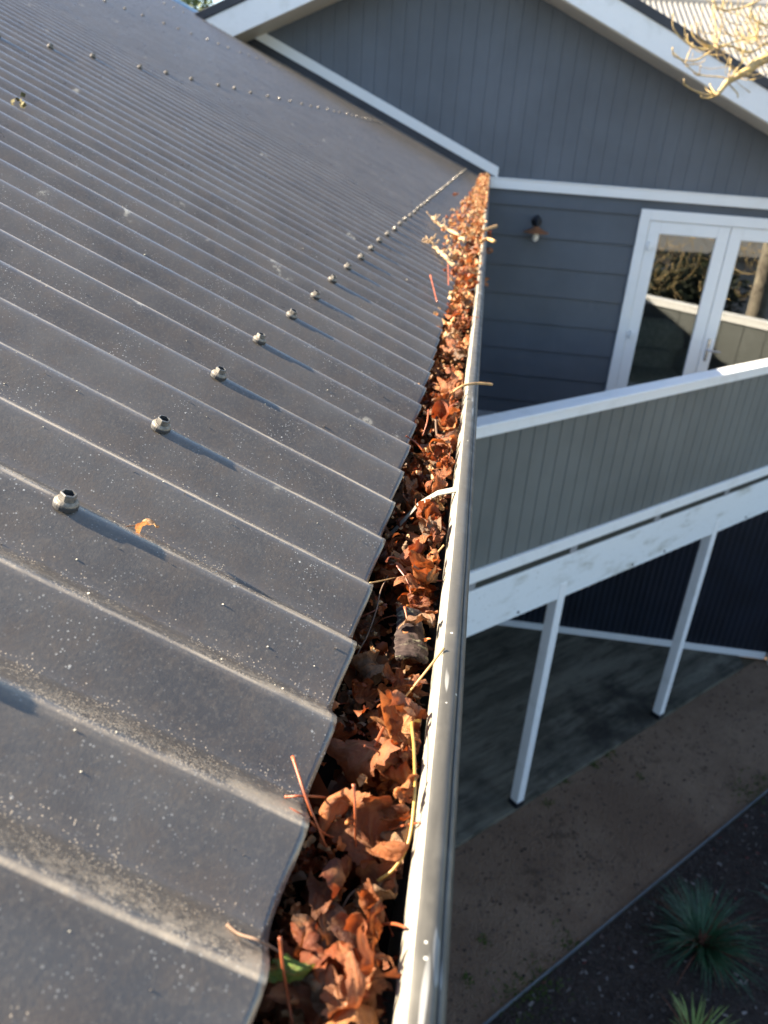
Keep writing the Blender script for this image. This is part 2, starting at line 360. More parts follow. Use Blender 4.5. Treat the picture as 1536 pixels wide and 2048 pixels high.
# ------------------------------------------------------------------ near house: roof, gutter, wall
hs = empty('house', (-4.6, 2, -6.09)); tag(hs, 'near house wing with dark corrugated roof and leaf filled gutter', 'house')
Y0, Y1 = -1.0, 9.12
EX, EZ = -.0545, -.313
def roofz(x): return EZ + (EX-x)*.4266
nrm_r = Vector((math.sin(SL), 0, math.cos(SL)))
AMP = .0102
def crest(y): return AMP*math.cos(2*math.pi*(y-PH0)/PITCH)
random.seed(4)
ncr = int((Y1-Y0)/PITCH); NPP = 12
ys = [Y0 + i*PITCH/NPP for i in range(ncr*NPP+1)]; ys = [y for y in ys if y <= Y1] + [Y1]
ts = [0, .004, .02, .06, .12, .2, .3, .45, .65, .9, 1.2, 1.6, 2.1, 2.8, 3.6, 4.5, 5.0]
m = MB(); vs = []; fs = []
for y in ys:
    ex = EX + .0012*noise.noise(Vector((0, y*9, 3)))
    cb = math.cos(2*math.pi*(y-PH0)/PITCH)
    for t_ in ts:
        base = Vector((ex - t_*math.cos(SL), y, EZ + (EX-ex)*.4266 + t_*math.sin(SL)))
        dent = .0011*noise.noise(Vector((t_*3, y*5, 0))) + (.0012*noise.noise(Vector((t_*9, y*14, 7))) if t_ < .2 else 0)
        vs.append(base + nrm_r*(AMP*cb + dent))
nT = len(ts)
for i in range(len(ys)-1):
    for k in range(nT-1):
        a = i*nT+k; fs.append((a, a+nT, a+nT+1, a+1))
m.add(vs, fs)
roof = empty('roof', (0, 0, 0)); roof.parent = hs; roof.matrix_parent_inverse = Matrix.Translation(hs.location).inverted(); tag(roof, 'dark grey corrugated metal roof with dusty ribs')
def rkeep(o, p=roof):
    o.parent = p; return o
sh = m.build('roof_sheet', [M['roof'], M['cut']], None, True); rkeep(sh)
sm = sh.modifiers.new('s', 'SOLIDIFY'); sm.thickness = .0011; sm.offset = -1; sm.material_offset_rim = 1; sm.use_rim = True
# the far slope and ridge
rx = EX - 5.0*math.cos(SL); rz = EZ + 5.0*math.sin(SL)
m = MB(); m.hexa([(rx+.02, Y0, rz-.05), (rx+.02, Y1, rz-.05), (rx-4.6, Y1, rz-.05-4.6*.4266), (rx-4.6, Y0, rz-.05-4.6*.4266),
                  (rx+.02, Y0, rz-.01), (rx+.02, Y1, rz-.01), (rx-4.6, Y1, rz-.01-4.6*.4266), (rx-4.6, Y0, rz-.01-4.6*.4266)])
rkeep(m.build('back_slope', M['darkroof']))
# raised end flashing at the far end of the sheet, against the sky, and the apron against the gable wall
m = MB()
def slopebar(m, xa, xb, y0, y1, h0, h1, mi=0, x0=None):
    za, zb = roofz(xa), roofz(xb)
    m.hexa([(xa, y0, za+h0), (xb, y0, zb+h0), (xb, y1, zb+h0), (xa, y1, za+h0), (xa, y0, za+h1), (xb, y0, zb+h1), (xb, y1, zb+h1), (xa, y1, za+h1)], mi)
slopebar(m, rx, -3.02, 9.125, 9.25, -.06, .035)
rkeep(m.build('barge_flashing', M['skyflash'], bevel=.008))
# screws: nearest rows follow the crests
def screw_mesh(seed):
    rnd = random.Random(seed); mb = MB(); n = 24
    def ring(r, z, k=n, ph=0): return [(r*math.cos(2*math.pi*i/k+ph), r*math.sin(2*math.pi*i/k+ph), z) for i in range(k)]
    def lathe(prof, mi, k=n):
        b = len(mb.v)
        for r, z in prof: mb.v += [Vector(q) for q in ring(r, z, k)]
        for i in range(len(prof)-1):
            for j in range(k):
                mb.f.append((b+i*k+j, b+i*k+(j+1) % k, b+(i+1)*k+(j+1) % k, b+(i+1)*k+j)); mb.m.append(mi)
        e = b+(len(prof)-1)*k; mb.f.append(tuple(e+j for j in range(k))); mb.m.append(mi)
    lathe([(.0079, -.002), (.0080, .0006), (.0076, .0012)], 2)
    lathe([(.0076, .0010), (.0077, .0018), (.0072, .0026), (.0060, .0034), (.0058, .0036)], 1)
    # hex head; black inside the recessed top paints in its shade
    h0, h1 = .0032, .0083; k = 6; b = len(mb.v); ph = rnd.random()
    for r, z in ((.0053, h0), (.0053, h1-.0004), (.0049, h1), (.0041, h1), (.0037, h1-.0032)): mb.v += [Vector(q) for q in ring(r, z, 6, ph)]
    for i in range(4):
        for j in range(6): mb.f.append((b+i*6+j, b+i*6+(j+1) % 6, b+(i+1)*6+(j+1) % 6, b+(i+1)*6+j)); mb.m.append(2 if i == 3 else 0)
    e = b+24; mb.f.append(tuple(e+j for j in range(6))); mb.m.append(2)
    me_o = mb.build('screw', [M['zinc'], M['washer'], M['rubber_shade']]); bm_ = me_o.data
    bpy.data.objects.remove(me_o); return bm_
screw_me = [screw_mesh(i) for i in range(3)]
def put_screw(x, y, i, lab):
    o = bpy.data.objects.new('screw', screw_me[i % 3]); COL.objects.link(o); o.parent = roof
    k = round((y-PH0)/PITCH); y = k*PITCH+PH0-.0015
    p = Vector((x, y, roofz(x))) + nrm_r*(AMP+.0006)
    o.location = p; o.rotation_mode = 'ZYX'; o.rotation_euler = (random.uniform(-.06, .06), SL+random.uniform(-.06, .06), random.uniform(0, 6.28))
    if lab: o['label'] = lab
    return o
rows = []
k0 = round((.405-PH0)/PITCH)
for k in range(-3, 62): rows.append((-.2465+.0015*math.sin(k*1.7), PH0+(k0+2*k)*PITCH, 0))
k1 = round((1.851-PH0)/PITCH); pat = [0, 3, 6]
for c_ in range(-1, 10):
    for q in pat: rows.append((-1.118+.003*math.sin(c_+q), PH0+(k1+c_*10+q)*PITCH, 1))
k2 = round((4.288-PH0)/PITCH)
for c_ in range(-1, 7):
    for q in pat: rows.append((-1.985, PH0+(k2+c_*10+q)*PITCH, 2))
for c_ in range(0, 5):
    for q in pat: rows.append((-2.87, PH0+(k2+30+c_*10+q)*PITCH, 3))
rows = [r for r in rows if r[1] < 9.05]
def toPix(p):
    p = Vector(p); c = Vector((sum(ROWS[i].x*p[i] for i in range(3)), sum(ROWS[i].y*p[i] for i in range(3)), sum(ROWS[i].z*p[i] for i in range(3))))
    return (PX+FPX*c.x/c.z, PY+FPX*c.y/c.z, c.z) if c.z > .02 else (-9e9, 0, c.z)
vis = []
for r in rows:
    q = toPix((r[0], r[1], roofz(r[0])))
    if -900 < q[0] < 1600 and -60 < q[1] < 2100 and q[2] > 0: vis.append((q[2], r))
vis.sort()
for i, (d_, r) in enumerate(vis[:98]): put_screw(r[0], r[1], i, None)
if len(vis) > 98:
    mb = MB()
    for d_, r in vis[98:]:
        k = round((r[1]-PH0)/PITCH); p = Vector((r[0], k*PITCH+PH0, roofz(r[0]))) + nrm_r*(AMP+.0006)
        R_ = Matrix.Translation(p) @ Matrix.Rotation(SL, 4, 'Y'); src = screw_me[0]; b = len(mb.v)
        mb.v += [R_ @ v.co for v in src.vertices]
        for f_ in src.polygons: mb.f.append(tuple(b+i for i in f_.vertices)); mb.m.append(f_.material_index)
    so_ = mb.build('far_screws', [M['zinc'], M['washer'], M['rubber_shade']]); rkeep(so_); tag(so_, 'distant screws along the roof', None, None, 'stuff')
# gutter
gt = empty('gutter', (0, 0, 0)); gt.parent = hs; gt.matrix_parent_inverse = Matrix.Translation(hs.location).inverted(); tag(gt, 'cream quad gutter packed with leaves')
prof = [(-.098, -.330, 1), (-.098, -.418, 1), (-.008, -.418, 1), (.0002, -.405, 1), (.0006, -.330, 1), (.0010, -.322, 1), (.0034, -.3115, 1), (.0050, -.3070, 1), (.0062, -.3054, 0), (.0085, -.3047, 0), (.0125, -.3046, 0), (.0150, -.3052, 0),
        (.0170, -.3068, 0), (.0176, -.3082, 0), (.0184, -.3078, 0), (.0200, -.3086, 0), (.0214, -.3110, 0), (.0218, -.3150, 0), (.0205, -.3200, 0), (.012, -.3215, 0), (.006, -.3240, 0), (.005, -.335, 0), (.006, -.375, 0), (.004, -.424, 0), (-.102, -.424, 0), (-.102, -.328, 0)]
m = MB(); gys = [Y0+i*.06 for i in range(int((9.12-Y0)/.06))] + [9.12]; n = len(prof)
for gy in gys:
    wx = .0012*noise.noise(Vector((gy*1.3, 0, 0)))+.0004*noise.noise(Vector((gy*8, 5, 0))); wz = .001*noise.noise(Vector((gy*1.1, 9, 0)))
    for (x, z, mi) in prof: m.v.append(Vector((x+wx*(1 if x > -.02 else 0), gy, z+wz)))
for i in range(len(gys)-1):
    for k in range(n):
        a = i*n+k; b = i*n+(k+1) % n; m.f.append((a, b, b+n, a+n)); m.m.append(prof[k][2])
m.f.append(tuple(range(n))); m.m.append(0); m.f.append(tuple((len(gys)-1)*n+k for k in range(n-1, -1, -1))); m.m.append(0)
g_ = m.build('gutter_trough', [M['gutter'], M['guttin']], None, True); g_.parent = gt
em = g_.modifiers.new('e', 'EDGE_SPLIT'); em.split_angle = rad(40)
for by in (.692, 1.9, 3.1, 4.3, 5.5, 6.7, 7.9):
    m = MB(); P = [(-.080, by-.020, -.385), (-.052, by-.013, -.352), (-.032, by-.008, -.3245), (-.014, by-.001, -.3125), (.002, by+.003, -.3085), (.006, by+.004, -.3075)]
    for i in range(len(P)-1):
        (xa, ya, za), (xb, yb, zb) = P[i], P[i+1]; hw = .0060
        m.hexa([(xa, ya-hw, za-.0012), (xb, yb-hw, zb-.0012), (xb, yb+hw, zb-.0012), (xa, ya+hw, za-.0012), (xa, ya-hw, za), (xb, yb-hw, zb), (xb, yb+hw, zb), (xa, ya+hw, za)])
    b_ = m.build('gutter_strap', M['guttin']); b_.parent = gt
# body of the wing
m = MB(); za = roofz(-.35)-.03; zr = rz-.06
P = [(-.35, -6.09), (-.35, za), (rx, zr), (2*rx+.35, za), (2*rx+.35, -6.09)]
b = len(m.v); m.v += [Vector((x, Y0+.3, z)) for x, z in P] + [Vector((x, 9.14, z)) for x, z in P]
m.f += [(0, 1, 2, 3, 4), (9, 8, 7, 6, 5)] + [(i, i+5, (i+1) % 5+5, (i+1) % 5) for i in range(5)]; m.m += [0]*7
keep(m.build('wall', M['house']), hs)
m = MB(); m.box((-.118, Y0, -.50), (-.103, 9.12, -.335)); keep(m.build('fascia', M['guttin']), hs)
m = MB(); m.box((-.352, Y0, -.52), (-.118, 9.12, -.502)); keep(m.build('soffit', M['soffit']), hs)

# ------------------------------------------------------------------ far gabled house
YW = 9.15
fh = empty('gabled_house', (2, 12, -6.09)); tag(fh, 'slate blue weatherboard house with white trimmed gable above the balcony', 'house')
AX, AZ = -.566, 1.733; TN = .4266
def gz(x): return AZ - abs(x-AX)*TN
# upper gable: vertical grooved boards, one sheet with V grooves
def grooved(F2, s0, s1, step, z0f, z1f, depth=.007, wd=.012, phase=0.0):
    """board faces with small recessed grooves; F2(s, o, z) with o outwards"""
    m = MB(); s = s0; edges = []
    k = math.ceil((s0-phase)/step)
    cuts = []
    while phase+k*step < s1: cuts.append(phase+k*step); k += 1
    prof = [(s0, 0)]
    for c in cuts:
        if c-wd/2 <= s0 or c+wd/2 >= s1: continue
        prof += [(c-wd/2, 0), (c-wd/5, -depth), (c+wd/5, -depth), (c+wd/2, 0)]
    prof += [(s1, 0)]
    # split at apex handled by z functions with extra samples
    out = []
    for (a, oa), (b_, ob) in zip(prof, prof[1:]):
        out.append((a, oa))
        if a < AX < b_ and z1f(AX) > z1f(a): out.append((AX, 0))
    out.append(prof[-1])
    for (a, oa), (b_, ob) in zip(out, out[1:]):
        m.add([F2(a, oa, z0f(a)), F2(b_, ob, z0f(b_)), F2(b_, ob, z1f(b_)), F2(a, oa, z1f(a))], [(0, 1, 2, 3)])
    return m
FW = lambda s, o, z: Vector((s, YW-o, z))
zlow = lambda x: max(roofz(x)-.05, -.30) if x < .0 else -.30
m = grooved(FW, -3.6, 5.2, .1475, lambda x: zlow(x), lambda x: max(gz(x)+.02, zlow(x)+.001), .004, .010, phase=.008)
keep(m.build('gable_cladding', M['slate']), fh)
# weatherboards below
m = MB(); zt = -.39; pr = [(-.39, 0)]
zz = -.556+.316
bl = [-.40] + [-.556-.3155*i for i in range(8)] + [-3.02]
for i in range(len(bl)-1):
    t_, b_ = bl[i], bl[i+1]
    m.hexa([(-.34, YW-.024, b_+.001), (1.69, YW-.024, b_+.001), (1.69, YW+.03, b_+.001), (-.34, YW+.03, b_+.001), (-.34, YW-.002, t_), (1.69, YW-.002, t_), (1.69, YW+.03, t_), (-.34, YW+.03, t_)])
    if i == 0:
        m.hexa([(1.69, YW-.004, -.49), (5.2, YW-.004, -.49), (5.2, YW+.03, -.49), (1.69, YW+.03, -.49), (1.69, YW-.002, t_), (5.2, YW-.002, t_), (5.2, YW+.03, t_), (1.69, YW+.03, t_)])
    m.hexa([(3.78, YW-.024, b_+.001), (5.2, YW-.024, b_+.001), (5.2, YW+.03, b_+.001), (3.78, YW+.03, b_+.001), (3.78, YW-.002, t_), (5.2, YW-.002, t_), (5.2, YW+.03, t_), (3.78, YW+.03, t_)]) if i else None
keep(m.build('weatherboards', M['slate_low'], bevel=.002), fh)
m = MB(); m.box((.003, YW-.045, -.398), (5.25, YW-.003, -.290)); m.box((.003, YW-.055, -.300), (5.25, YW-.045, -.286)); keep(m.build('belt_trim', M['whiteclean'], bevel=.004), fh)
# sloping apron trim above the near roof
m = MB(); slopebar(m, -3.05, .10, YW-.035, YW-.002, .085, .19); keep(m.build('apron_trim', M['whiteclean'], bevel=.004), fh)
m = MB(); slopebar(m, -3.05, -.02, YW-.028, YW-.012, .0, .088); keep(m.build('shadow_gap_strip', M['darkroof']), fh)  # dark strip stands in for the shadow gap below the apron trim
# barge boards, soffit, roof
YB = 8.65
def rake(name, side, o0, o1, y0, y1, mat, xin=0.0, xout=5.8, par=fh, bev=.004):
    m = MB(); xa = AX; xb = AX+side*xout
    za, zb = AZ, AZ-xout*TN
    if side > 0: P = [(xa, y0), (xb, y0), (xb, y1), (xa, y1)]; Z = [za, zb, zb, za]
    else: P = [(xb, y0), (xa, y0), (xa, y1), (xb, y1)]; Z = [zb, za, za, zb]
    m.hexa([(p[0], p[1], z+o0) for p, z in zip(P, Z)] + [(p[0], p[1], z+o1) for p, z in zip(P, Z)])
    return keep(m.build(name, mat, bevel=bev), par)
for s_ in (1, -1):
    xo = 5.9 if s_ > 0 else 2.62
    rake('barge_board', s_, .012 if s_ > 0 else -.005, .255 if s_ > 0 else .245, YB-.03, YB, M['white'], xout=xo)
    rake('soffit', s_, .004, .034, YB, YW-.001, M['soffit'], xout=xo+.05, bev=0)
    rake('roof_edge', s_, .250, .335, YB-.045, YB+.10, M['darkroof'], xout=xo+.02)
    rake('roof', s_, .20, .30, YB+.10, 14.2, M['darkroof'], xout=xo+.02)
# door set
X0, X1, ZT, ZB = 1.69, 3.78, -.488, -2.93
def frame_ring(m, x0, x1, z0, z1, w, y0, y1):
    m.box((x0, y0, z0), (x0+w, y1, z1)); m.box((x1-w, y0, z0), (x1, y1, z1)); m.box((x0+w, y0, z1-w), (x1-w, y1, z1)); m.box((x0+w, y0, z0), (x1-w, y1, z0+w))
m = MB(); frame_ring(m, X0, X1, ZB, ZT, .108, YW-.045, YW+.06)
dr = empty('double_door', (2.7, YW, ZB)); dr.parent = fh; dr.matrix_parent_inverse = Matrix.Translation(fh.location).inverted()
def dk(o): o.parent = dr; o.matrix_parent_inverse = Matrix.Translation(dr.location).inverted(); return o
dk(m.build('door_frame', M['whiteclean'], bevel=.005))
for lx0, lx1 in ((1.803, 2.666), (2.672, 3.668)):
    m = MB(); frame_ring(m, lx0, lx1, ZB+.11, ZT-.112, .128, YW-.030, YW+.03)
    m.box((lx0+.128, YW-.025, ZB+.238), (lx1-.128, YW+.025, ZB+.33))
    dk(m.build('door_leaf', M['whiteclean'], bevel=.006))
    m = MB(); m.box((lx0+.12, YW-.006, ZB+.32), (lx1-.12, YW+.006, ZT-.235)); dk(m.build('glass_pane', M['glass']))
for hz in (-.86, -1.835, -2.6):
    m = MB(); m.tube([(1.842, YW-.055, hz-.05), (1.842, YW-.055, hz+.05)], .013, 10); m.box((1.80, YW-.050, hz-.022), (1.90, YW-.032, hz+.03)); dk(m.build('hinge', M['whiteclean'], bevel=.003))
m = MB(); m.box((2.722, YW-.045, -2.06), (2.752, YW-.031, -1.80)); m.tube([(2.737, YW-.04, -1.93), (2.737, YW-.09, -1.93), (2.745, YW-.095, -1.93), (2.87, YW-.095, -1.935)], .010, 10); dk(m.build('door_handle', M['steel'], bevel=.002))
# dim room behind the door
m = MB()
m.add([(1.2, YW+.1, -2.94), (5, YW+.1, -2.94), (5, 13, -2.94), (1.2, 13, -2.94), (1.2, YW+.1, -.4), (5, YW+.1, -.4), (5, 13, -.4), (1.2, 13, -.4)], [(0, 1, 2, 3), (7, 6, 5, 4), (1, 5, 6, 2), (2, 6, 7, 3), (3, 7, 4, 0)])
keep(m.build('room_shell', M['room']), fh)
# sofa inside
sf = empty('sofa', (2.35, 10.1, -2.93)); tag(sf, 'dark grey green rounded sofa seen dimly through the door glass', 'sofa')
def puff(name, c, r, par, mat, e=.55):
    m = MB(); nu, nv = 24, 14; b = 0
    for j in range(nv+1):
        v = -math.pi/2+math.pi*j/nv
        for i in range(nu):
            u = 2*math.pi*i/nu; sg = lambda q, p_: math.copysign(abs(q)**p_, q)
            m.v.append(Vector((c[0]+r[0]*sg(math.cos(v), e)*sg(math.cos(u), e), c[1]+r[1]*sg(math.cos(v), e)*sg(math.sin(u), e), c[2]+r[2]*sg(math.sin(v), e))))
    for j in range(nv):
        for i in range(nu): m.f.append((j*nu+i, j*nu+(i+1) % nu, (j+1)*nu+(i+1) % nu, (j+1)*nu+i)); m.m.append(0)
    return keep(m.build(name, mat, None, True), par)
puff('seat', (2.35, 9.95, -2.62), (.42, .40, .22), sf, M['sofa']); puff('backrest', (2.35, 10.42, -2.32), (.46, .16, .46), sf, M['sofa'], .6)
puff('armrest', (1.90, 10.0, -2.45), (.12, .40, .28), sf, M['sofa']); puff('armrest', (2.80, 10.0, -2.45), (.12, .40, .28), sf, M['sofa']); puff('cushion', (2.35, 10.1, -2.38), (.3, .12, .2), sf, M['sofa'])
m = MB()
for x in (2.0, 2.7):
    for y in (9.75, 10.3): m.tube([(x, y, -2.935), (x, y, -2.80)], .025, 8)
keep(m.build('feet', M['iron']), sf)
# wall lamp
wl = empty('wall_lamp', (.587, YW-.016, -.66)); wl.parent = fh; wl.matrix_parent_inverse = Matrix.Translation(fh.location).inverted()
def wk(o): o.parent = wl; o.matrix_parent_inverse = Matrix.Translation(wl.location).inverted(); return o
m = MB(); m.tube([(.587, YW-.014, -.70), (.587, YW-.045, -.70)], .055, 18); m.tube(spline([(.587, YW-.03, -.70), (.587, YW-.10, -.64), (.587, YW-.17, -.66), (.587, YW-.19, -.76)]), .012, 10); wk(m.build('arm', M['iron'], None, True))
m = MB(); nn = 28; pr = [(.02, -.742), (.035, -.750), (.06, -.768), (.135, -.800), (.142, -.806), (.136, -.804), (.06, -.775), (.03, -.758)]
for r_, z in pr: m.v += [Vector((.587+r_*math.cos(2*math.pi*i/nn), YW-.19+r_*math.sin(2*math.pi*i/nn), z)) for i in range(nn)]
for j in range(len(pr)-1):
    for i in range(nn): m.f.append((j*nn+i, j*nn+(i+1) % nn, (j+1)*nn+(i+1) % nn, (j+1)*nn+i)); m.m.append(0)
wk(m.build('lamp_shade', M['copper'], None, True))
m = MB(); nn = 16; pr = [(.014, -.775), (.018, -.80), (.032, -.83), (.037, -.855), (.032, -.88), (.016, -.895), (.002, -.899)]
for r_, z in pr: m.v += [Vector((.587+r_*math.cos(2*math.pi*i/nn), YW-.19+r_*math.sin(2*math.pi*i/nn), z)) for i in range(nn)]
for j in range(len(pr)-1):
    for i in range(nn): m.f.append((j*nn+i, j*nn+(i+1) % nn, (j+1)*nn+(i+1) % nn, (j+1)*nn+i)); m.m.append(0)
wk(m.build('bulb', M['bulb'], None, True))
# lower navy corrugated wall and base plate
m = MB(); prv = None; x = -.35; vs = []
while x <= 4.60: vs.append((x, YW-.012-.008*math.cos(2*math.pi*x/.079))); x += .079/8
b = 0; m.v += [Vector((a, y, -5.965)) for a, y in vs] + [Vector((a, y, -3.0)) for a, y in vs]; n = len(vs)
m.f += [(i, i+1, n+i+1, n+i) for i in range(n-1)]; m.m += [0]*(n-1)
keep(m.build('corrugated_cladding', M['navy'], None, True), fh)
m = MB(); m.box((-.34, YW-.045, -6.06), (4.52, YW-.022, -5.955)); keep(m.build('base_plate', M['white'], bevel=.004), fh)
m = MB(); m.box((4.56, YW-.14, -6.12), (4.68, YW-.02, -3.1)); keep(m.build('corner_post', M['white'], bevel=.006), fh)
# body behind
m = MB(); m.box((-.34, YW+.04, -6.09), (5.15, YW+.09, -2.96)); m.box((-.34, YW+.04, -2.96), (1.70, YW+.09, -.3)); m.box((3.77, YW+.04, -2.96), (5.15, YW+.09, -.3)); m.box((1.70, YW+.04, -.50), (3.77, YW+.09, -.3))
P = [(-6.0, -6.09), (-6.0, gz(-6.0)+.1), (AX, AZ+.15), (5.15, gz(5.15)+.1), (5.15, -6.09)]
b = len(m.v); m.v += [Vector((x, 13.1, z)) for x, z in P] + [Vector((x, 14.1, z)) for x, z in P]
m.f += [tuple(b+i for i in (0, 1, 2, 3, 4)), tuple(b+i for i in (9, 8, 7, 6, 5))] + [(b+i, b+i+5, b+(i+1) % 5+5, b+(i+1) % 5) for i in range(5)]; m.m += [0]*7
m.add([(5.15, YW+.03, -6.09), (5.15, 13.1, -6.09), (5.15, 13.1, gz(5.15)+.1), (5.15, YW+.03, gz(5.15)+.1)], [(0, 1, 2, 3)])
m.add([(-6, YW+.03, -6.09), (-6, 13.1, -6.09), (-6, 13.1, gz(-6)+.1), (-6, YW+.03, gz(-6)+.1)], [(0, 1, 2, 3)])
keep(m.build('wall', M['slate_low']), fh)

# cream roof of the house behind
ch = empty('rear_house', (6, 17, -6.09)); tag(ch, 'house behind with a sunlit cream corrugated roof', 'house')
m = MB(); yb, ye = 10.8, 14.0; x = 1.0; vs = []
while x < 9: vs.append((x, .013*math.cos(2*math.pi*x/.079))); x += .079/8
n = len(vs)
def zc(y): return 2.17-(14.0-y)*TN
m.v += [Vector((a, yb, zc(yb)+h)) for a, h in vs] + [Vector((a, ye, zc(ye)+h)) for a, h in vs]
m.f += [(i, i+1, n+i+1, n+i) for i in range(n-1)]; m.m += [0]*(n-1)
keep(m.build('roof', M['cream'], None, True), ch)
m = MB(); m.hexa([(1, 13.85, 2.10), (9, 13.85, 2.10), (9, 14.35, 2.08), (1, 14.35, 2.08), (1, 13.87, 2.16), (9, 13.87, 2.16), (9, 14.33, 2.36), (1, 14.33, 2.36)]); keep(m.build('ridge_cap', M['cream']), ch)
m = MB(); m.box((5.3, 11.0, -6.09), (8.8, 17, .60)); keep(m.build('wall', M['house']), ch)

# ------------------------------------------------------------------ balcony
bc = empty('balcony', tuple(F(1, -.5, -6.05))); tag(bc, 'white framed balcony with grey green boarded balustrade on square posts', 'balcony')
S0, S1 = -1.86, 4.66
m = grooved(F, S0, S1, .1505, lambda s: -2.90, lambda s: -1.77, .007, .012, phase=-1.193)
for v in m.v: pass
mi = grooved(lambda s, o, z: F(s, -.075-o, z), S0, S1, .30, lambda s: -2.90, lambda s: -1.77, .006, .012)
b = len(m.v); m.v += mi.v; m.f += [tuple(b+i for i in reversed(f)) for f in mi.f]; m.m += mi.m
# shift the outer face slightly back from the trims
for v in m.v: v += NRM*(-.018)
keep(m.build('balustrade_panel', M['olive']), bc)
m = MB(); m.fbox(F, (S0, -.125, -1.715), (S1, .030, -1.690)); m.fbox(F, (S0, -.004, -1.785), (S1, .018, -1.715)); m.fbox(F, (S0, -.118, -1.785), (S1, -.098, -1.715)); keep(m.build('cap_rail', M['white'], bevel=.004), bc)
m = MB(); m.fbox(F, (S0, -.110, -3.000), (S1, .006, -2.895)); keep(m.build('bottom_rail', M['white'], bevel=.004), bc)
m = MB(); m.fbox(F, (S0, -.045, -3.512), (S1, .0, -3.075)); keep(m.build('fascia_beam', M['whitedirty'], bevel=.004), bc)
for s_ in (-1.2, 0.0, 1.206, 2.42, 3.63):
    m = MB(); m.fbox(F, (s_-.045, -.011, -3.074), (s_+.045, -.004, -3.001)); keep(m.build('spacer_block', M['house']), bc)
m = MB(); P = [F(S0, -.05, 0), F(S1, -.05, 0), Vector((4.40, YW-.02, 0)), Vector((-.34, YW-.02, 0))]
m.hexa([(p.x, p.y, -2.99) for p in P] + [(p.x, p.y, -2.94) for p in P]); keep(m.build('deck_floor', mat_plain('grey_deck_boards', (.30, .31, .31), .7)), bc)
m = MB(); m.fbox(F, (S0, -.10, -3.074), (S1, -.012, -3.001)); keep(m.build('deck_edge_board', mat_plain('dark_stained_timber', (.030, .032, .024), .8)), bc)
m = MB()
for i in range(9):
    s_ = S0+.3+i*.62; p = F(s_, -.05, 0); m.box((p.x-.022, p.y+.05, -3.19), (p.x+.022, YW-.03, -2.992))
keep(m.build('joists', M['house']), bc)
for s_ in (.96, 1.478, -.6, 3.0):
    m = MB(); c_ = F(s_, .0, -3.47)
    m.tube([c_, c_+NRM*.008], .011, 8); keep(m.build('bolt', M['iron']), bc)
for s_ in (-.095, 2.35):
    m = MB(); m.fbox(F, (s_, -.097, -6.05), (s_+.095, .004, -3.36)); keep(m.build('post', M['white'], bevel=.004), bc)
    m = MB(); m.fbox(F, (s_-.006, -.103, -6.05), (s_+.101, .010, -5.985)); keep(m.build('post_foot', M['iron']), bc)

# ------------------------------------------------------------------ plants
def blade(m, base, dirv, L, wd, droop, n=8, mi=0, lift=1.0):
    d = Vector(dirv).normalized(); side = Vector((-d.y, d.x, 0))
    if side.length < .01: side = Vector((1, 0, 0))
    side.normalize(); p = Vector(base); b = len(m.v); el = math.asin(max(-1, min(1, d.z))); h = Vector((d.x, d.y, 0)).normalized()
    for i in range(n+1):
        t = i/n; ww = wd*(1-t**2.2)*.5+.0004
        m.v += [p - side*ww + Vector((0, 0, ww*.4)), p.copy(), p + side*ww + Vector((0, 0, ww*.4))]
        e = el - droop*t*t; p = p + (h*math.cos(e) + Vector((0, 0, math.sin(e))))*(L/n)
    for i in range(n):
        for k in (0, 1): a = b+i*3+k; m.f.append((a, a+1, a+4, a+3)); m.m.append(mi)
def tuft(name, c, n, L, wd, el, droop, mat, label, cat, seed, azr=(0, 6.283), husk=True, group=None):
    r = random.Random(seed); root = empty(name, c); tag(root, label, cat, group)
    m = MB()
    for i in range(n):
        a = r.uniform(*azr); e = r.uniform(*el); l = L*r.uniform(.6, 1.1)
        blade(m, (c[0]+r.gauss(0, .02)+.03*math.cos(a), c[1]+r.gauss(0, .02)+.03*math.sin(a), c[2]+.01), (math.cos(a)*math.cos(e), math.sin(a)*math.cos(e), math.sin(e)), l, wd*r.uniform(.6, 1.2), r.uniform(*droop), 9, 0 if r.random() < .86 else 1)
    keep(m.build('blades', [mat, M['husk']]), root)
    if husk:
        m = MB()
        for i in range(40):
            a = r.uniform(0, 6.28); blade(m, (c[0]+r.gauss(0, .03), c[1]+r.gauss(0, .03), c[2]+.02), (math.cos(a)*.6, math.sin(a)*.6, .8), r.uniform(.05, .16), .012, r.uniform(.3, 2), 4)
        keep(m.build('crown_husk', M['husk']), root)
    return root
p = atZ(1405, 1875, GZ+.1)
tuft('strappy_plant', (p.x, p.y, GZ), 330, .56, .012, (.05, 1.15), (.2, 1.9), M['strap'], 'dark green strappy plant with drooping blades in the mulch', 'plant', 1)
p = atZ(1395, 2075, GZ+.08)
tuft('spiky_plant', (p.x, p.y, GZ), 80, .34, .015, (.55, 1.35), (.2, 1.0), M['lime'], 'yellow green spiky plant at the bottom of the garden bed', 'plant', 2, husk=False)
p = atZ(1640, 1850, GZ+.1)
tuft('bluish_plant', (p.x, p.y, GZ), 160, .60, .013, (.15, .9), (.3, 1.2), M['pale'], 'pale blue green blades reaching in at the right edge', 'plant', 3)
m = MB(); r = random.Random(5)
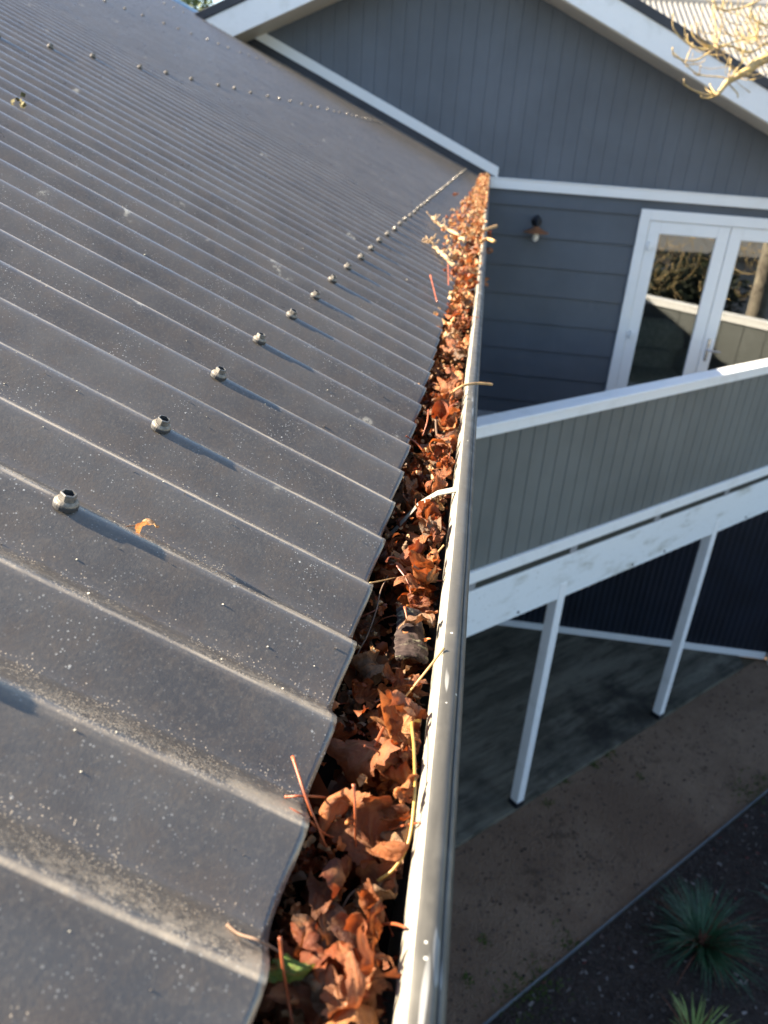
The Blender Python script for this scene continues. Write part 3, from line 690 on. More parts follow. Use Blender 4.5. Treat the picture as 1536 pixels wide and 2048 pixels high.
for px, py, k, sd in ((1085, 1970, 40, .10), (1040, 2000, 40, .12), (1500, 1588, 40, .12), (1220, 1505, 18, .05), (1095, 1608, 8, .03), (1275, 1552, 6, .03), (968, 1880, 8, .03), (1135, 1880, 14, .06), (1190, 1530, 10, .04), (1130, 1560, 10, .04), (1530, 1560, 20, .08), (935, 1960, 8, .03)):
    c = atZ(px, py, GZ)
    for i in range(k*3):
        q = Vector((c.x+r.gauss(0, sd), c.y+r.gauss(0, sd), GZ-.002)); a = r.uniform(0, 6.28); blade(m, q, (math.cos(a)*.7, math.sin(a)*.7, .6), r.uniform(.015, .05), .010, 1.2, 3)
tag(m.build('moss_and_weeds', M['moss']), 'small moss and weed patches on the gravel path', None, None, 'stuff')
# mulch chips
m = MB(); r = random.Random(8)
for i in range(7500):
    s_ = r.uniform(-2.5, 4.5); o_ = 1.39+r.random()**1.3*2.6; q = F(s_, o_, GZ+r.uniform(.0, .012)); a = r.uniform(0, 6.28); L_ = r.uniform(.007, .028)*r.uniform(.5, 1); wd = L_*r.uniform(.2, .5)
    u = Vector((math.cos(a), math.sin(a), r.uniform(-.4, .4)))*L_; v = Vector((-math.sin(a), math.cos(a), r.uniform(-.5, .5)))*wd; h = Vector((0, 0, .004))
    m.hexa([q-u-v, q+u-v*.6, q+u*.8+v, q-u+v, q-u-v+h, q+u-v*.6+h, q+u*.8+v+h, q-u+v+h], 0 if r.random() < .84 else (1 if r.random() < .9 else 2))
tag(m.build('bark_chips', [mat_plain('dark_bark_chip', (.045, .032, .028), .85, 0, .2, .5, 9), mat_plain('grey_bark_chip', (.15, .13, .12), .85, 0, .2, .5, 9), mat_plain('reddish_chip', (.14, .04, .035), .8, 0, .2)]), 'bark chips scattered over the garden bed', None, None, 'stuff')
m = MB(); r = random.Random(9)
for i in range(1000):
    s_ = r.uniform(-2.6, 5.0); o_ = r.uniform(.02, 1.33); q = F(s_, o_, GZ-.003); z_ = r.uniform(.003, .010)
    P8 = [q+Vector((r.uniform(-1, 1)*z_+sx*z_, r.uniform(-.3, .3)*z_+sy*z_, zz_*z_)) for zz_ in (0, .8) for sx, sy in ((-1, -1), (1, -1), (1, 1), (-1, 1))]
    m.hexa(P8, 0 if r.random() < .7 else 1)
tag(m.build('gravel_stones', [mat_plain('brown_pebble', (.10, .072, .055), .9, 0, .2, .4, 9), mat_plain('dark_crumb', (.035, .028, .022), .9, 0, .2, .4, 9)]), 'loose stones and crumbs on the gravel path', None, None, 'stuff')
# a few fallen leaves on the shaded ground
# ------------------------------------------------------------------ bare tree at the right
tr = empty('bare_tree', (4.1, 6.1, GZ)); tag(tr, 'bare pale tree with lichen yellow limb and upcurved twigs at top right', 'tree')
limb_c = spline([(4.1, 6.3, .1), (3.4, 6.9, .75), (2.75, 7.05, .98), atY(1545, 112, 7.05), atY(1490, 145, 7.0), atY(1455, 165, 6.98), atY(1434, 190, 6.95)], 6)
m = MB(); m.tube(spline([(4.15, 6.05, GZ), (4.12, 6.1, -4), (4.2, 6.15, -2), (4.1, 6.3, .1), (4.3, 6.5, 1.6), (4.2, 6.8, 3.0)], 5), [.17-.004*i for i in range(26)], 14)
keep(m.build('trunk', M['trunk'], None, True), tr)
m = MB(); n = len(limb_c); m.tube([p + Vector((noise.noise(p*9)*.010, noise.noise(p*9+Vector((5, 0, 0)))*.010, noise.noise(p*9+Vector((0, 7, 0)))*.010)) for p in limb_c], [.056*(1-i/n)**1.2+.016+.004*noise.noise(Vector((i*1.7, 0, 0))) for i in range(n)], 10)
keep(m.build('limb', M['twig'], None, True), tr)
m = MB(); r = random.Random(21)
def twig(m, P, r0, r1, knob=True):
    q = spline(P, 5); n = len(q)
    rr = [.72*(r0+(r1-r0)*i/(n-1)) for i in range(n)]
    for i in range(n):
        rr[i] *= 1+.16*noise.noise(Vector((i*2.3, r0*900, P[0].x*40)))
        if i % 5 == 0: rr[i] *= 1.22
    if knob: rr[-1] = r1*1.35; rr[-2] = r1*1.2
    m.tube(q, rr, 7)
def tp(px, py, y=7.0): return atY(px, py, y)
J = tp(1432, 96)                                     # the hub of the upper spray
def fan(m, base, ends, r0=.0075, r1=.0042, bend=.25):
    for (ex, ey) in ends:
        E_ = tp(ex, ey, 7.0+r.uniform(-.12, .12)); mid = base.lerp(E_, .45) + Vector((0, r.uniform(-.03, .03), -abs(E_.x-base.x)*bend)); mid2 = base.lerp(E_, .8)+Vector(((E_.x-base.x)*.10, 0, -abs(E_.x-base.x)*bend*.7))
        twig(m, [base, mid, mid2, E_], r0, r1)
fan(m, J, [(1346, 25), (1384, 50), (1394, 45), (1424, 65), (1443, 50), (1345, 95), (1375, 68)], .010, .005)
fan(m, J, [(1427, 12)], .008, .005, -.1)
fan(m, tp(1370, 128), [(1345, 95), (1410, 118), (1385, 85)], .007, .004, .1)
twig(m, [tp(1434, 190), tp(1455, 158), tp(1400, 150), tp(1372, 130)], .009, .005)
fan(m, tp(1432, 191), [(1368, 158), (1412, 174), (1420, 168), (1402, 192)], .009, .004, .12)
fan(m, tp(1400, 152), [(1402, 130), (1388, 145)], .005, .004, .1)
fan(m, tp(1455, 165), [(1476, 195), (1485, 120), (1462, 118), (1495, 110)], .009, .005, -.1)
J2 = tp(1500, 105)
twig(m, [tp(1560, 85), tp(1530, 88), J2, tp(1460, 92), J], .014, .010)
twig(m, [tp(1560, 75), tp(1520, 73), tp(1480, 80), J], .009, .007)
fan(m, tp(1515, 80), [(1472, 58), (1495, 55), (1500, 15), (1521, 12), (1512, 30)], .009, .005, .1)
twig(m, [tp(1560, 55), tp(1510, 42), tp(1505, 15), tp(1512, -20)], .008, .006)
twig(m, [tp(1540, -15), tp(1500, 10), tp(1450, 21), tp(1447, 5), tp(1446, -15)], .011, .008)
twig(m, [tp(1450, 21), tp(1435, 15), tp(1425, 0)], .007, .005)
fan(m, tp(1545, 60), [(1500, 20), (1520, 40), (1490, 90)], .007, .004, .1)
twig(m, [tp(1440, 95), tp(1465, 140), tp(1470, 160), tp(1500, 185)], .004, .003)
for k in range(48):
    a = tp(r.uniform(1440, 1560), r.uniform(20, 150), r.uniform(6.8, 7.4)); b_ = a + Vector((r.uniform(-.32, .05), r.uniform(-.1, .1), r.uniform(-.05, .14))); c_ = b_ + Vector((r.uniform(-.05, .02), 0, r.uniform(.04, .16)))
    twig(m, [a, a.lerp(b_, .5)+Vector((0, 0, -.03)), b_, c_], r.uniform(.0028, .006), .0024)
# the rest of the crown outside the frame, made up to fill the door reflection
for k in range(90):
    a = Vector((4.2, 6.6, 1.0)) + Vector((r.uniform(-.6, 2.0), r.uniform(-2.4, .6), r.uniform(-1.6, 2.2))); b_ = a + Vector((r.uniform(-.7, .7), r.uniform(-.7, .7), r.uniform(-.2, .6))); c_ = b_ + Vector((r.uniform(-.2, .2), r.uniform(-.2, .2), r.uniform(.1, .4)))
    if toPix(b_)[0] < 1560 or toPix(c_)[0] < 1560 or toPix(a)[0] < 1560: continue
    twig(m, [a, a.lerp(b_, .5)+Vector((0, 0, -.05)), b_, c_], r.uniform(.008, .018), .006)
for k in range(230):
    a = Vector((r.uniform(2.7, 5.0), r.uniform(3.8, 6.2), r.uniform(-1.9, .5))); b_ = a + Vector((r.uniform(-.4, .4), r.uniform(-.4, .4), r.uniform(-.3, .3))); c_ = b_ + Vector((r.uniform(-.15, .15), r.uniform(-.1, .1), r.uniform(.1, .4)))
    if min(toPix(q)[0] for q in (a, b_, c_)) < 1580: continue
    twig(m, [a, a.lerp(b_, .5)+Vector((0, 0, -.06)), b_, c_], r.uniform(.004, .010), .003)
for k in range(10):
    a = Vector((4.15, 6.3, r.uniform(-1.0, 2.0))); b_ = a+Vector((r.uniform(.3, 1.6), r.uniform(-2.0, .2), r.uniform(.3, 1.6)))
    twig(m, [a, a.lerp(b_, .5)+Vector((0, 0, .15)), b_, b_+Vector((.2, -.2, .5))], .05, .015, False)
keep(m.build('twigs', M['twig'], None, True), tr)

# leafy trees: beyond the ridge at top left, and the garden shrubs behind the camera that the glass reflects
def leafy(name, c, R, n, trunk_h, mat, label, seed, ls=.12, cat='tree', group=None):
    r = random.Random(seed); root = empty(name, (c[0], c[1], GZ)); tag(root, label, cat, group)
    m = MB(); m.tube(spline([(c[0], c[1], GZ), (c[0]+.1, c[1], (GZ+c[2])/2), (c[0], c[1]+.1, c[2])], 4), [.22-.014*i for i in range(9)], 9); 
    for k in range(7):
        a = r.uniform(0, 6.28); m.tube([(c[0], c[1], c[2]-R*.7+.1*k), (c[0]+math.cos(a)*R*.6, c[1]+math.sin(a)*R*.6, c[2]-R*.2+.2*k)], [.08, .03], 6)
    keep(m.build('trunk', M['trunk']), root)
    m = MB(); cl = [(Vector((r.gauss(0, .45), r.gauss(0, .45), r.gauss(0, .4)))*R, r.uniform(.25, .5)*R) for _ in range(16)]
    for i in range(n):
        o_, rr = r.choice(cl); q = Vector(c)+o_+Vector((r.gauss(0, 1), r.gauss(0, 1), r.gauss(0, 1))).normalized()*rr*r.random()**.4
        u = Vector((r.gauss(0, 1), r.gauss(0, 1), r.gauss(0, .6))).normalized()*ls*r.uniform(.5, 1.2); v = u.cross(Vector((r.gauss(0, 1), r.gauss(0, 1), r.gauss(0, 1)))).normalized()*ls*.35
        m.add([q-u, q+v, q+u, q-v], [(0, 1, 2, 3)])
    keep(m.build('crown', mat), root); return root
leafy('evergreen_tree', (-7.9, 20.5, 1.7), 2.2, 9000, 4, M['foliage'], 'sunlit green tree beyond the far end of the roof ridge', 31, .10)
leafy('evergreen_tree', (8.5, -1.5, -4.3), 1.9, 5000, 3, M['foliage2'], 'dark leafy garden shrub mirrored in the left door pane', 32, .16, 'tree')
leafy('evergreen_tree', (12.0, 2.0, -4.4), 2.0, 5000, 3, M['foliage2'], 'dark leafy garden shrub mirrored in the right door pane', 33, .16, 'tree')
leafy('evergreen_tree', (6.0, -6.5, -4.3), 2.0, 5000, 3, M['foliage2'], 'dark leafy tree at the back of the garden mirrored low in the left pane', 34, .16, 'tree')
# invented pale roofed shed behind the camera, added to mirror as a light band
ns = empty('reflection_shed', (12, -14, -6.09)); tag(ns, 'invented pale roofed shed behind the camera, added as a light band in the door glass', 'shed')
m = MB(); m.box((2, -18, -6.09), (24, -14, -3.2)); keep(m.build('wall', M['house']), ns)
m = MB(); m.hexa([(1.6, -13.6, -3.2), (24.4, -13.6, -3.2), (24.4, -18, -1.9), (1.6, -18, -1.9), (1.6, -13.6, -3.1), (24.4, -13.6, -3.1), (24.4, -18, -1.8), (1.6, -18, -1.8)]); keep(m.build('roof', M['cream']), ns)

# ------------------------------------------------------------------ leaves
LEAFSRC = {}
def leaf_mesh(seed, kind='maple', nth=88, nr=12, curl=1.0):
    r = random.Random(seed)
    if kind == 'maple': lob = [(0, 1.0, .30), (.95, .86, .28), (-.95, .86, .28), (1.85, .58, .26), (-1.85, .58, .26)]; base = .36
    elif kind == 'tri': lob = [(0, 1.0, .42), (1.0, .80, .38), (-1.0, .80, .38)]; base = .42
    else: lob = [(0, 1.05, .55), (2.6, .55, .7), (-2.6, .55, .7)]; base = .38
    def R(th):
        v = base
        for a, h, w_ in lob: v = max(v, base+(h-base)*math.exp(-((th-a)/w_)**2)*1.0) if False else v + (h-base)*math.exp(-((th-a)/w_)**2)
        v *= 1 + (.055*math.sin(th*23+seed) + .03*math.sin(th*41+seed*2) if kind != 'oval' else .012*math.sin(th*37))
        return v*min(1, max(.06, (math.pi-abs(th))*1.9+.12))
    k1 = r.uniform(.9, 2.7)*curl*r.choice((-1, 1)); k2 = r.uniform(-1.3, 1.3)*curl; ph = r.uniform(0, 3.14); ph2 = ph+r.uniform(1.0, 2.0)
    cr = r.uniform(.12, .20)*curl; off = Vector((r.uniform(0, 99), r.uniform(0, 99), 0)); fold = r.uniform(.1, .45)*curl
    edge = r.uniform(.25, .9)*curl*r.choice((-1, 1, 1)); tint = r.random()*.1
    vs, vein = [], []
    ths = [-math.pi+2*math.pi*(i+.5)/nth for i in range(nth)]
    def deform(x, y, rho, th):
        z = cr*noise.noise(Vector((x*2.6, y*2.6, 0))+off)*1.6 + cr*.42*noise.noise(Vector((x*6, y*6, 3))+off) + cr*.16*noise.noise(Vector((x*15, y*15, 3))+off)
        dm = min(abs(th-a) for a, _, _ in lob); z += fold*rho*min(dm, .55)*.55
        z += edge*rho**3*.35*(1+.8*math.sin(th*3+seed))
        for kk, pp, pw in ((k1, ph, .9), (k2, ph2, .5)):
            c, s = math.cos(pp), math.sin(pp); u = x*c+y*s; v = -x*s+y*c; K = kk*(1+pw*abs(u))
            if abs(K) > .01:
                un = math.sin(K*u)/K; dz = (1-math.cos(K*u))/K
                # offset along the curved normal
                u2 = un - z*math.sin(K*u); z = dz + z*math.cos(K*u); u = u2
            x, y = u*c-v*s, u*s+v*c
        return Vector((x, y, z))
    def vn(rho, th):
        q = 0
        for a, h, w_ in lob:
            d = abs(th-a)*rho; q = max(q, max(0, 1-d/.035))
            sd = abs(((rho*9+abs(th-a)*2.6) % 1)-.5) ; q = max(q, .45*max(0, 1-sd/.09)*(1 if abs(th-a) < .5 else 0))
        return q
    vs.append(deform(0, 0, 0, 0)); vein.append(1.0)
    for j in range(1, nr+1):
        f = j/nr
        for th in ths:
            q = R(th)*f*(1 if j < nr else 1+.05*noise.noise(Vector((th*9, seed, 0)))); vs.append(deform(q*math.sin(th), q*math.cos(th), q, th)); vein.append(vn(q, th))
    fs = [(0, 1+i, 1+(i+1) % nth) for i in range(nth)]
    for j in range(nr-1):
        for i in range(nth): a = 1+j*nth+i; b_ = 1+j*nth+(i+1) % nth; fs.append((a, a+nth, b_+nth, b_))
    me = bpy.data.meshes.new('leaf'); me.from_pydata([tuple(v) for v in vs], [], fs)
    me.polygons.foreach_set('use_smooth', [True]*len(fs))
    at = me.attributes.new('vein', 'FLOAT', 'POINT'); at.data.foreach_set('value', vein)
    at = me.attributes.new('tint', 'FLOAT', 'POINT'); at.data.foreach_set('value', [tint]*len(vs))
    # centre
    c = sum((v.co for v in me.vertices), Vector())/len(me.vertices)
    for v in me.vertices: v.co -= c
    me.update(); me['org'] = tuple(Vector(vs[0])-c)
    return me
kinds = ['maple', 'tri', 'maple', 'tri', 'oval', 'maple', 'tri', 'maple', 'oval', 'maple', 'tri', 'maple', 'maple', 'tri', 'maple', 'oval', 'tri', 'maple']
SRC = [leaf_mesh(100+i, k, curl=(.75 if i % 3 else 1.15)) for i, k in enumerate(kinds)]
def with_mat(me, mat):
    key = (me.name, mat.name)
    if key not in LEAFSRC:
        c = me.copy(); c.materials.append(mat); c['org'] = me['org']; LEAFSRC[key] = c
    return LEAFSRC[key]
def fit(me, loc, rot, s, lo=-.094, hi=-.0004, far=False):
    Rm = rot.to_matrix()
    P = [Rm @ (v.co*s) for v in list(me.vertices)[::5]]
    for it in range(6):
        mx = [loc.x+p.x for p in P if loc.z+p.z < -.306]
        if mx and max(mx) > hi: loc.x -= max(mx)-hi
        mn = min(loc.x+p.x for p in P)
        if mn < lo: loc.x += (lo-mn)*.6
        if not far:
            up = [loc.z+p.z+.328 for p in P if loc.x+p.x < EX+.003]
            if up and max(up) > 0: loc.z -= max(up)*.7; loc.x += .002
        low = min(loc.z+p.z for p in P)
        if low < -.416: loc.z += (-.416-low)*.8
    return loc
def petiole(root, me, s, r, mat, L=None):
    o3 = Vector(me['org'])*s; L = L or s*r.uniform(.7, 1.2); d = Vector((r.uniform(-.3, .3), -1, r.uniform(-.2, .6))).normalized()
    pts = spline([o3, o3+d*L*.5+Vector((0, 0, .12*L)), o3+d*L], 5)
    m = MB(); m.tube(pts, [s*.026*(1-.25*i/(len(pts)-1)) for i in range(len(pts)-1)]+[s*.034], 6)
    me2 = bpy.data.meshes.new('stalk'); me2.from_pydata([tuple(v) for v in m.v], [], m.f); me2.materials.append(mat)
    o = bpy.data.objects.new('stalk', me2); COL.objects.link(o); o.parent = root; return o
def leaf(loc, rot, s, si, mat='leaf', label=None, group=None, stalk=None, r=random, far=False, free=False):
    me = with_mat(SRC[si % len(SRC)], M[mat]); loc = Vector(loc)
    if not free: loc = fit(me, loc, rot, s, far=far)
    o = bpy.data.objects.new('dry_leaf' if mat != 'greenleaf' else 'green_leaf', me); COL.objects.link(o)
    o.location = loc; o.rotation_euler = rot; o.scale = (s, s, s)
    tag(o, label, 'leaf', group)
    if stalk:
        st = petiole(o, me, s, r, M[stalk]); st.scale = (1/s, 1/s, 1/s)
    return o
r = random.Random(77)
def pile(y):                                        # top of the heap along the gutter
    return -.331 + .012*min(1, max(0, (y-.3)/.5)) + .010*min(1, max(0, (y-1.0)/1.0)) + .016*min(1, max(0, (y-1.9)/.7)) + .006*noise.noise(Vector((y*6, 2, 0))) - .014*math.exp(-((y-.69)/.022)**2) - .012*math.exp(-((y-.51)/.035)**2)
def rrot(tilt): return Euler((r.gauss(0, tilt), r.gauss(0, tilt), r.uniform(0, 6.28)), 'XYZ')
G1 = 'dry leaves packed in the near gutter'; G2 = 'dry leaves along the middle gutter'; G3 = 'dry leaves heaped over the far gutter'
bark_c = atZ(815, 1275, -.330)
for i in range(124):
    y = .13 + (i/124)**1.15*.95 + r.uniform(-.015, .015); s = r.choice((r.uniform(.017, .024), r.uniform(.025, .037)))
    x = r.uniform(-.088, -.003) if i % 3 else r.uniform(-.022, -.004); z = pile(y) + .010*(x+.05)/.04 - r.random()**1.5*.035
    if math.hypot(x-bark_c.x, y-bark_c.y) < .030: z -= .026
    mt = 'leaf' if r.random() < .74 else ('tan' if r.random() < .22 else 'greyleaf')
    if y < .5 and mt == 'tan' and r.random() < .5: mt = 'leaf'
    leaf((x, y, z), rrot(.75), s, r.randrange(18), mt, 'curled rust brown dry leaf wedged in the near gutter pile', G1, 'redstalk' if r.random() < .22 else None, r)
for i in range(26):
    y = .14 + (i/26)**1.1*1.0 + r.uniform(-.012, .012)
    if abs(y-.69) < .02 or abs(y-bark_c.y) < .03: continue
    leaf((r.uniform(-.014, -.006), y, pile(y)+r.uniform(0, .010)), rrot(.9), r.uniform(.013, .020), r.randrange(18), 'leaf' if r.random() < .6 else 'tan', 'small curled dry leaf pressed against the white gutter lining', 'small dry leaves along the gutter lining', None, r)
for i in range(84):
    y = 1.0 + (i/84)**1.1*1.5 + r.uniform(-.02, .02); s = r.uniform(.022, .036)
    z = pile(y) - r.random()**1.5*.03 + .008; x = r.uniform(-.085, -.003)
    mt = 'leaf' if r.random() < .55 else ('tan' if r.random() < .75 else 'greyleaf')
    leaf((x, y, z), rrot(.8), s, r.randrange(18), mt, 'curled orange brown dry leaf in the middle stretch of gutter', G2, 'redstalk' if r.random() < .12 else None, r, far=y > 1.9)
for i in range(58):
    y = 2.1 + (i/58)**1.5*6.9; s = r.uniform(.016, .028)
    over = min(1, (y-1.9)/.9)
    x = r.uniform(-.085-.035*over*math.exp(-max(0, y-3.8)/2), .004); z = max(-.308, roofz(x)+.006 if x < EX else -1) + r.uniform(-.010, .030)*over
    leaf((x, y, z), rrot(.8), s, r.randrange(18), ('paleleaf' if r.random() < .5 else 'tan') if r.random() < .75 else 'leaf', 'pale sunlit dry leaf heaped over the far gutter', G3, None, r, far=True, free=True)
# dense under-litter: one body nobody could count
def litter(name, n, yf, xf, zf, sz, tilt, mats, label, seed):
    r2 = random.Random(seed); mb = MB(); small = [leaf_mesh(300+i, ('maple', 'tri', 'oval')[i % 3], 18, 3, 1.0) for i in range(6)]; vein = []
    for i in range(n):
        me = r2.choice(small); y = yf(r2); s = r2.uniform(*sz); T = Matrix.Translation(Vector((xf(r2, y), y, zf(r2, y)))) @ Euler((r2.gauss(0, tilt), r2.gauss(0, tilt), r2.uniform(0, 6.28))).to_matrix().to_4x4()
        b = len(mb.v); tn = r2.random(); vv = [T @ (v.co*s) for v in me.vertices]
        if any(v.z < -.306 and v.x > -.0006 for v in vv) or any(v.x < EX and v.z > roofz(v.x)-.012 and zf is zdeep for v in vv): continue
        mb.v += vv; vein += [tn]*len(vv)
        mi = r2.randrange(len(mats))
        for f_ in me.polygons: mb.f.append(tuple(b+k for k in f_.vertices)); mb.m.append(mi)
    o = mb.build(name, mats, None, True); a = o.data.attributes.new('tint', 'FLOAT', 'POINT'); a.data.foreach_set('value', vein)
    return tag(o, label, None, None, 'stuff')
zdeep = lambda q, y: pile(y) - .018 - q.random()*.045
litter('leaf_litter', 1500, lambda q: .05+q.random()**1.6*8.9, lambda q, y: q.uniform(-.092, -.008), zdeep, (.012, .026), .7, [M['leaf'], M['greyleaf'], M['leaf']], 'brown leaf litter filling the bottom of the gutter', 51)
litter('leaf_litter_top', 1250, lambda q: 1.4+q.random()**.9*7.6, lambda q, y: q.uniform(-.085-.085*min(1, max(0, (y-2.1)/.7))*.72*math.exp(-max(0, y-3.6)/1.1), -.004+.010*min(1, max(0, (y-2.1)/1))), lambda q, y: pile(y) + q.uniform(-.004, .014+.034*min(1, max(0, (y-2.1)/1))), (.010, .023), .9, [M['tan'], M['tan'], M['paleleaf'], M['paleleaf']], 'small pale leaf crumbs spilling over the far gutter', 52)
m = MB(); m.box((-.097, Y0+.05, -.4175), (-.006, 9.1, -.392)); tag(m.build('gutter_bed', mat_plain('black_gutter_bed', (.012, .009, .007), .95, 0, .1, .4, 60)), 'black bed under the leaves', None, None, 'stuff')  # plain black slab along the gutter floor below the leaves

litter('leaf_crumbs', 1500, lambda q: .10+q.random()**1.3*2.4, lambda q, y: q.uniform(-.088, -.002), lambda q, y: pile(y) + q.uniform(-.025, .006), (.003, .008), 1.2, [M['tan'], M['greyleaf'], M['leaf'], M['paleleaf']], 'small leaf fragments and seed husks between the leaves', 53)
# ---- single leaves one can point to
def E3(a, b, c): return Euler((a, b, c), 'XYZ')
def P3(px, py, z): return atZ(px, py, z)
leaf(P3(745, 1500, -0.327), E3(.35, .55, 2.6), .037, 1, 'leaf', 'largest rust leaf standing folded in the near gutter below the bark piece', None, 'redstalk', r, free=False)
leaf(P3(795, 1462, -0.319), E3(.9, -.2, .6), .028, 9, 'tan', 'orange leaf curled over beside the yellow hooked stalk', None, None, r)
leaf(P3(692, 1612, -0.321), E3(-.7, .9, 1.2), .027, 6, 'tan', 'crumpled pinkish tan leaf crossed by red stalks', None, None, r)
leaf(P3(755, 1690, -0.334), E3(.2, .25, .3), .032, 13, 'leaf', 'deep red brown leaf lying flat left of the yellow stalk', None, None, r)
leaf(P3(655, 1765, -0.331), E3(.5, -.5, 4.0), .030, 16, 'leaf', 'three pointed orange brown leaf near the roof edge', None, None, r)
leaf(P3(745, 1800, -0.337), E3(-.25, .3, 3.3), .031, 3, 'greyleaf', 'dull brown pointed leaf under the end of the yellow stalk', None, None, r)
leaf(P3(615, 1905, -0.327), E3(.7, .4, 2.0), .027, 10, 'leaf', 'bright red brown curled leaf poking out from the roof edge', None, 'redstalk', r)
leaf(P3(780, 1940, -0.319), E3(.5, .8, .4), .025, 11, 'tan', 'pale orange ragged leaf against the gutter lip at the bottom', None, None, r)
leaf(P3(770, 2010, -0.323), E3(.2, -.5, 5.0), .028, 5, 'tan', 'pale leaf with a toothed edge at the bottom of the photo', None, None, r)
leaf(P3(640, 1990, -0.334), E3(.3, .5, 1.0), .035, 7, 'leaf', 'broad glossy brown leaf at the bottom left of the gutter', None, None, r)
leaf(P3(562, 1936, -.320), E3(.1, .25, 4.4), .0155, 4, 'greenleaf', 'small fresh green leaf tucked under the roof edge', None, None, r, free=True)
leaf(P3(845, 1590, -0.307), E3(.3, 1.15, .2), .017, 12, 'tan', 'small orange leaf pressed flat on the white gutter lining', None, None, r)
leaf(P3(800, 1130, -0.319), E3(.5, .3, 2.2), .030, 2, 'leaf', 'broad orange leaf catching sun below the gutter strap', None, None, r)
leaf(P3(835, 1170, -0.324), E3(.2, .6, .9), .028, 14, 'leaf', 'orange brown leaf just above the bark piece', None, None, r)
leaf(P3(865, 1055, -0.311), E3(1.2, .2, .3), .020, 15, 'greyleaf', 'olive brown leaf curled into a ring beside the lip', None, None, r)
leaf(P3(852, 1018, -.334), E3(1.0, .4, 1.2), .022, 4, 'greyleaf', 'dark cupped leaf under the white gutter strap', None, None, r)
leaf(P3(862, 1240, -0.315), E3(.8, .6, 3.0), .022, 17, 'greyleaf', 'grey brown cup shaped leaf right of the bark piece', None, None, r)
leaf(P3(885, 885, -0.304), E3(.3, .25, 1.9), .026, 8, 'tan', 'long bright orange leaf reaching the gutter lip above the strap', None, None, r)
leaf(P3(750, 1330, -0.339), E3(.5, -.3, 2.1), .026, 15, 'greyleaf', 'grey brown leaf with dark veins left of the bark piece', None, None, r)
leaf(P3(700, 1380, -0.337), E3(.2, .5, .4), .024, 0, 'leaf', 'dark red leaf tucked under the roof edge left of the bark', None, None, r)
leaf(P3(845, 1420, -0.311), E3(1.1, .9, .1), .028, 10, 'tan', 'narrow orange leaf on edge along the gutter lining', None, None, r)
# leaf lying on the roof with its seed
q = Vector((-.2055, .431, roofz(-.2055))) + nrm_r*.0045
o = leaf(q, E3(.3, -1.05, -.45), .0190, 4, 'paleleaf', 'tiny tan curled leaf lying alone on the roof sheet beside the nearest screw', None, 'greytwig', r, free=True)
# leaves outside the lip further along
leaf(atY(968, 565, 3.6)*1.0, E3(.6, .6, .2), .045, 2, 'tan', 'pale leaf straddling the outer gutter lip', None, 'redstalk', r, free=True)
leaf(Vector((.030, 3.35, -.325)), E3(1.2, .3, 2.2), .030, 9, 'leaf', 'rust leaf hanging outside the gutter lip', None, None, r, free=True)
leaf(Vector((.040, 3.0, -.345)), E3(1.4, .3, 1.2), .024, 15, 'tan', 'dark twisted leaf dangling below the outer gutter lip', None, None, r, free=True)
leaf(Vector((-.105, 2.35, roofz(-.105)+.012)), E3(.4, .5, 1.2), .024, 3, 'leaf', 'small red leaf resting on the roof edge', None, 'redstalk', r, free=True)
leaf(Vector((-.085, 3.45, roofz(-.085)+.02)), E3(.5, .4, 2.2), .045, 0, 'leaf', 'dark red leaf spread over the roof edge further up', None, 'redstalk', r, free=True)
leaf(Vector((-.17, 4.5, roofz(-.17)+.02)), E3(.9, .4, .2), .030, 3, 'tan', 'pale leaf fragment standing on the far roof ribs', None, None, r, free=True)
# moss lump on the roof
m = MB(); rr_ = random.Random(3); c = Vector((-.786, 1.338, roofz(-.786))) + nrm_r*.010
for k in range(11):
    q = c + Vector((rr_.gauss(0, .006), rr_.gauss(0, .006), abs(rr_.gauss(0, .005)))); u = Vector((rr_.gauss(0, 1), rr_.gauss(0, 1), rr_.gauss(0, 1))).normalized()*.0045; v = u.cross(Vector((rr_.gauss(0, 1), 1, rr_.gauss(0, 1)))).normalized()*.005
    m.add([q-u, q+v, q+u, q-v], [(0, 1, 2, 3)])
tag(m.build('moss_clump', mat_plain('olive_moss', (.13, .115, .055), .9, 0, .2, .4, 200)), 'small olive moss clump on the roof at the upper left', 'moss')

M['deadtwig'] = mat_bark('broken_dry_twig', (.34, .23, .13), (.46, .32, .18), (.16, .10, .07), 40)
# ------------------------------------------------------------------ stalks and twigs
def stalk(name, label, pts, r0, r1, mat, cat='leaf stalk', group=None, knob=True, n=7):
    q = spline([Vector(p) for p in pts], 8); k = len(q); m = MB()
    rr = [(r0+(r1-r0)*i/(k-1))*(1+.10*noise.noise(Vector((i*.9, r0*5000, 0)))) for i in range(k)]
    rr = [x*.68 for x in rr]
    if knob: rr[0] *= 1.35; rr[1] *= 1.12
    m.tube(q, rr, n); o = m.build(name, M[mat], None, True)
    return tag(o, label, cat, group)
Z = atZ
stalk('leaf_stalk', 'long yellow hooked stalk curving down the near gutter', [Z(838, 1442, -.318), Z(824, 1446, -.312), Z(828, 1500, -.306), Z(829, 1590, -.307), Z(818, 1680, -.316), Z(790, 1735, -.326), Z(755, 1762, -.334)], .0014, .0011, 'yelstalk')
stalk('leaf_stalk', 'thin grey continuation twig below the yellow stalk', [Z(722, 1775, -.336), Z(700, 1790, -.338), Z(682, 1822, -.342), Z(656, 1874, -.352)], .0010, .0007, 'greytwig')
stalk('leaf_stalk', 'orange red stalk leaning steeply across the roof edge', [Z(585, 1513, -.296), Z(612, 1595, -.303), Z(640, 1665, -.320), Z(668, 1735, -.345)], .0013, .0009, 'redstalk')
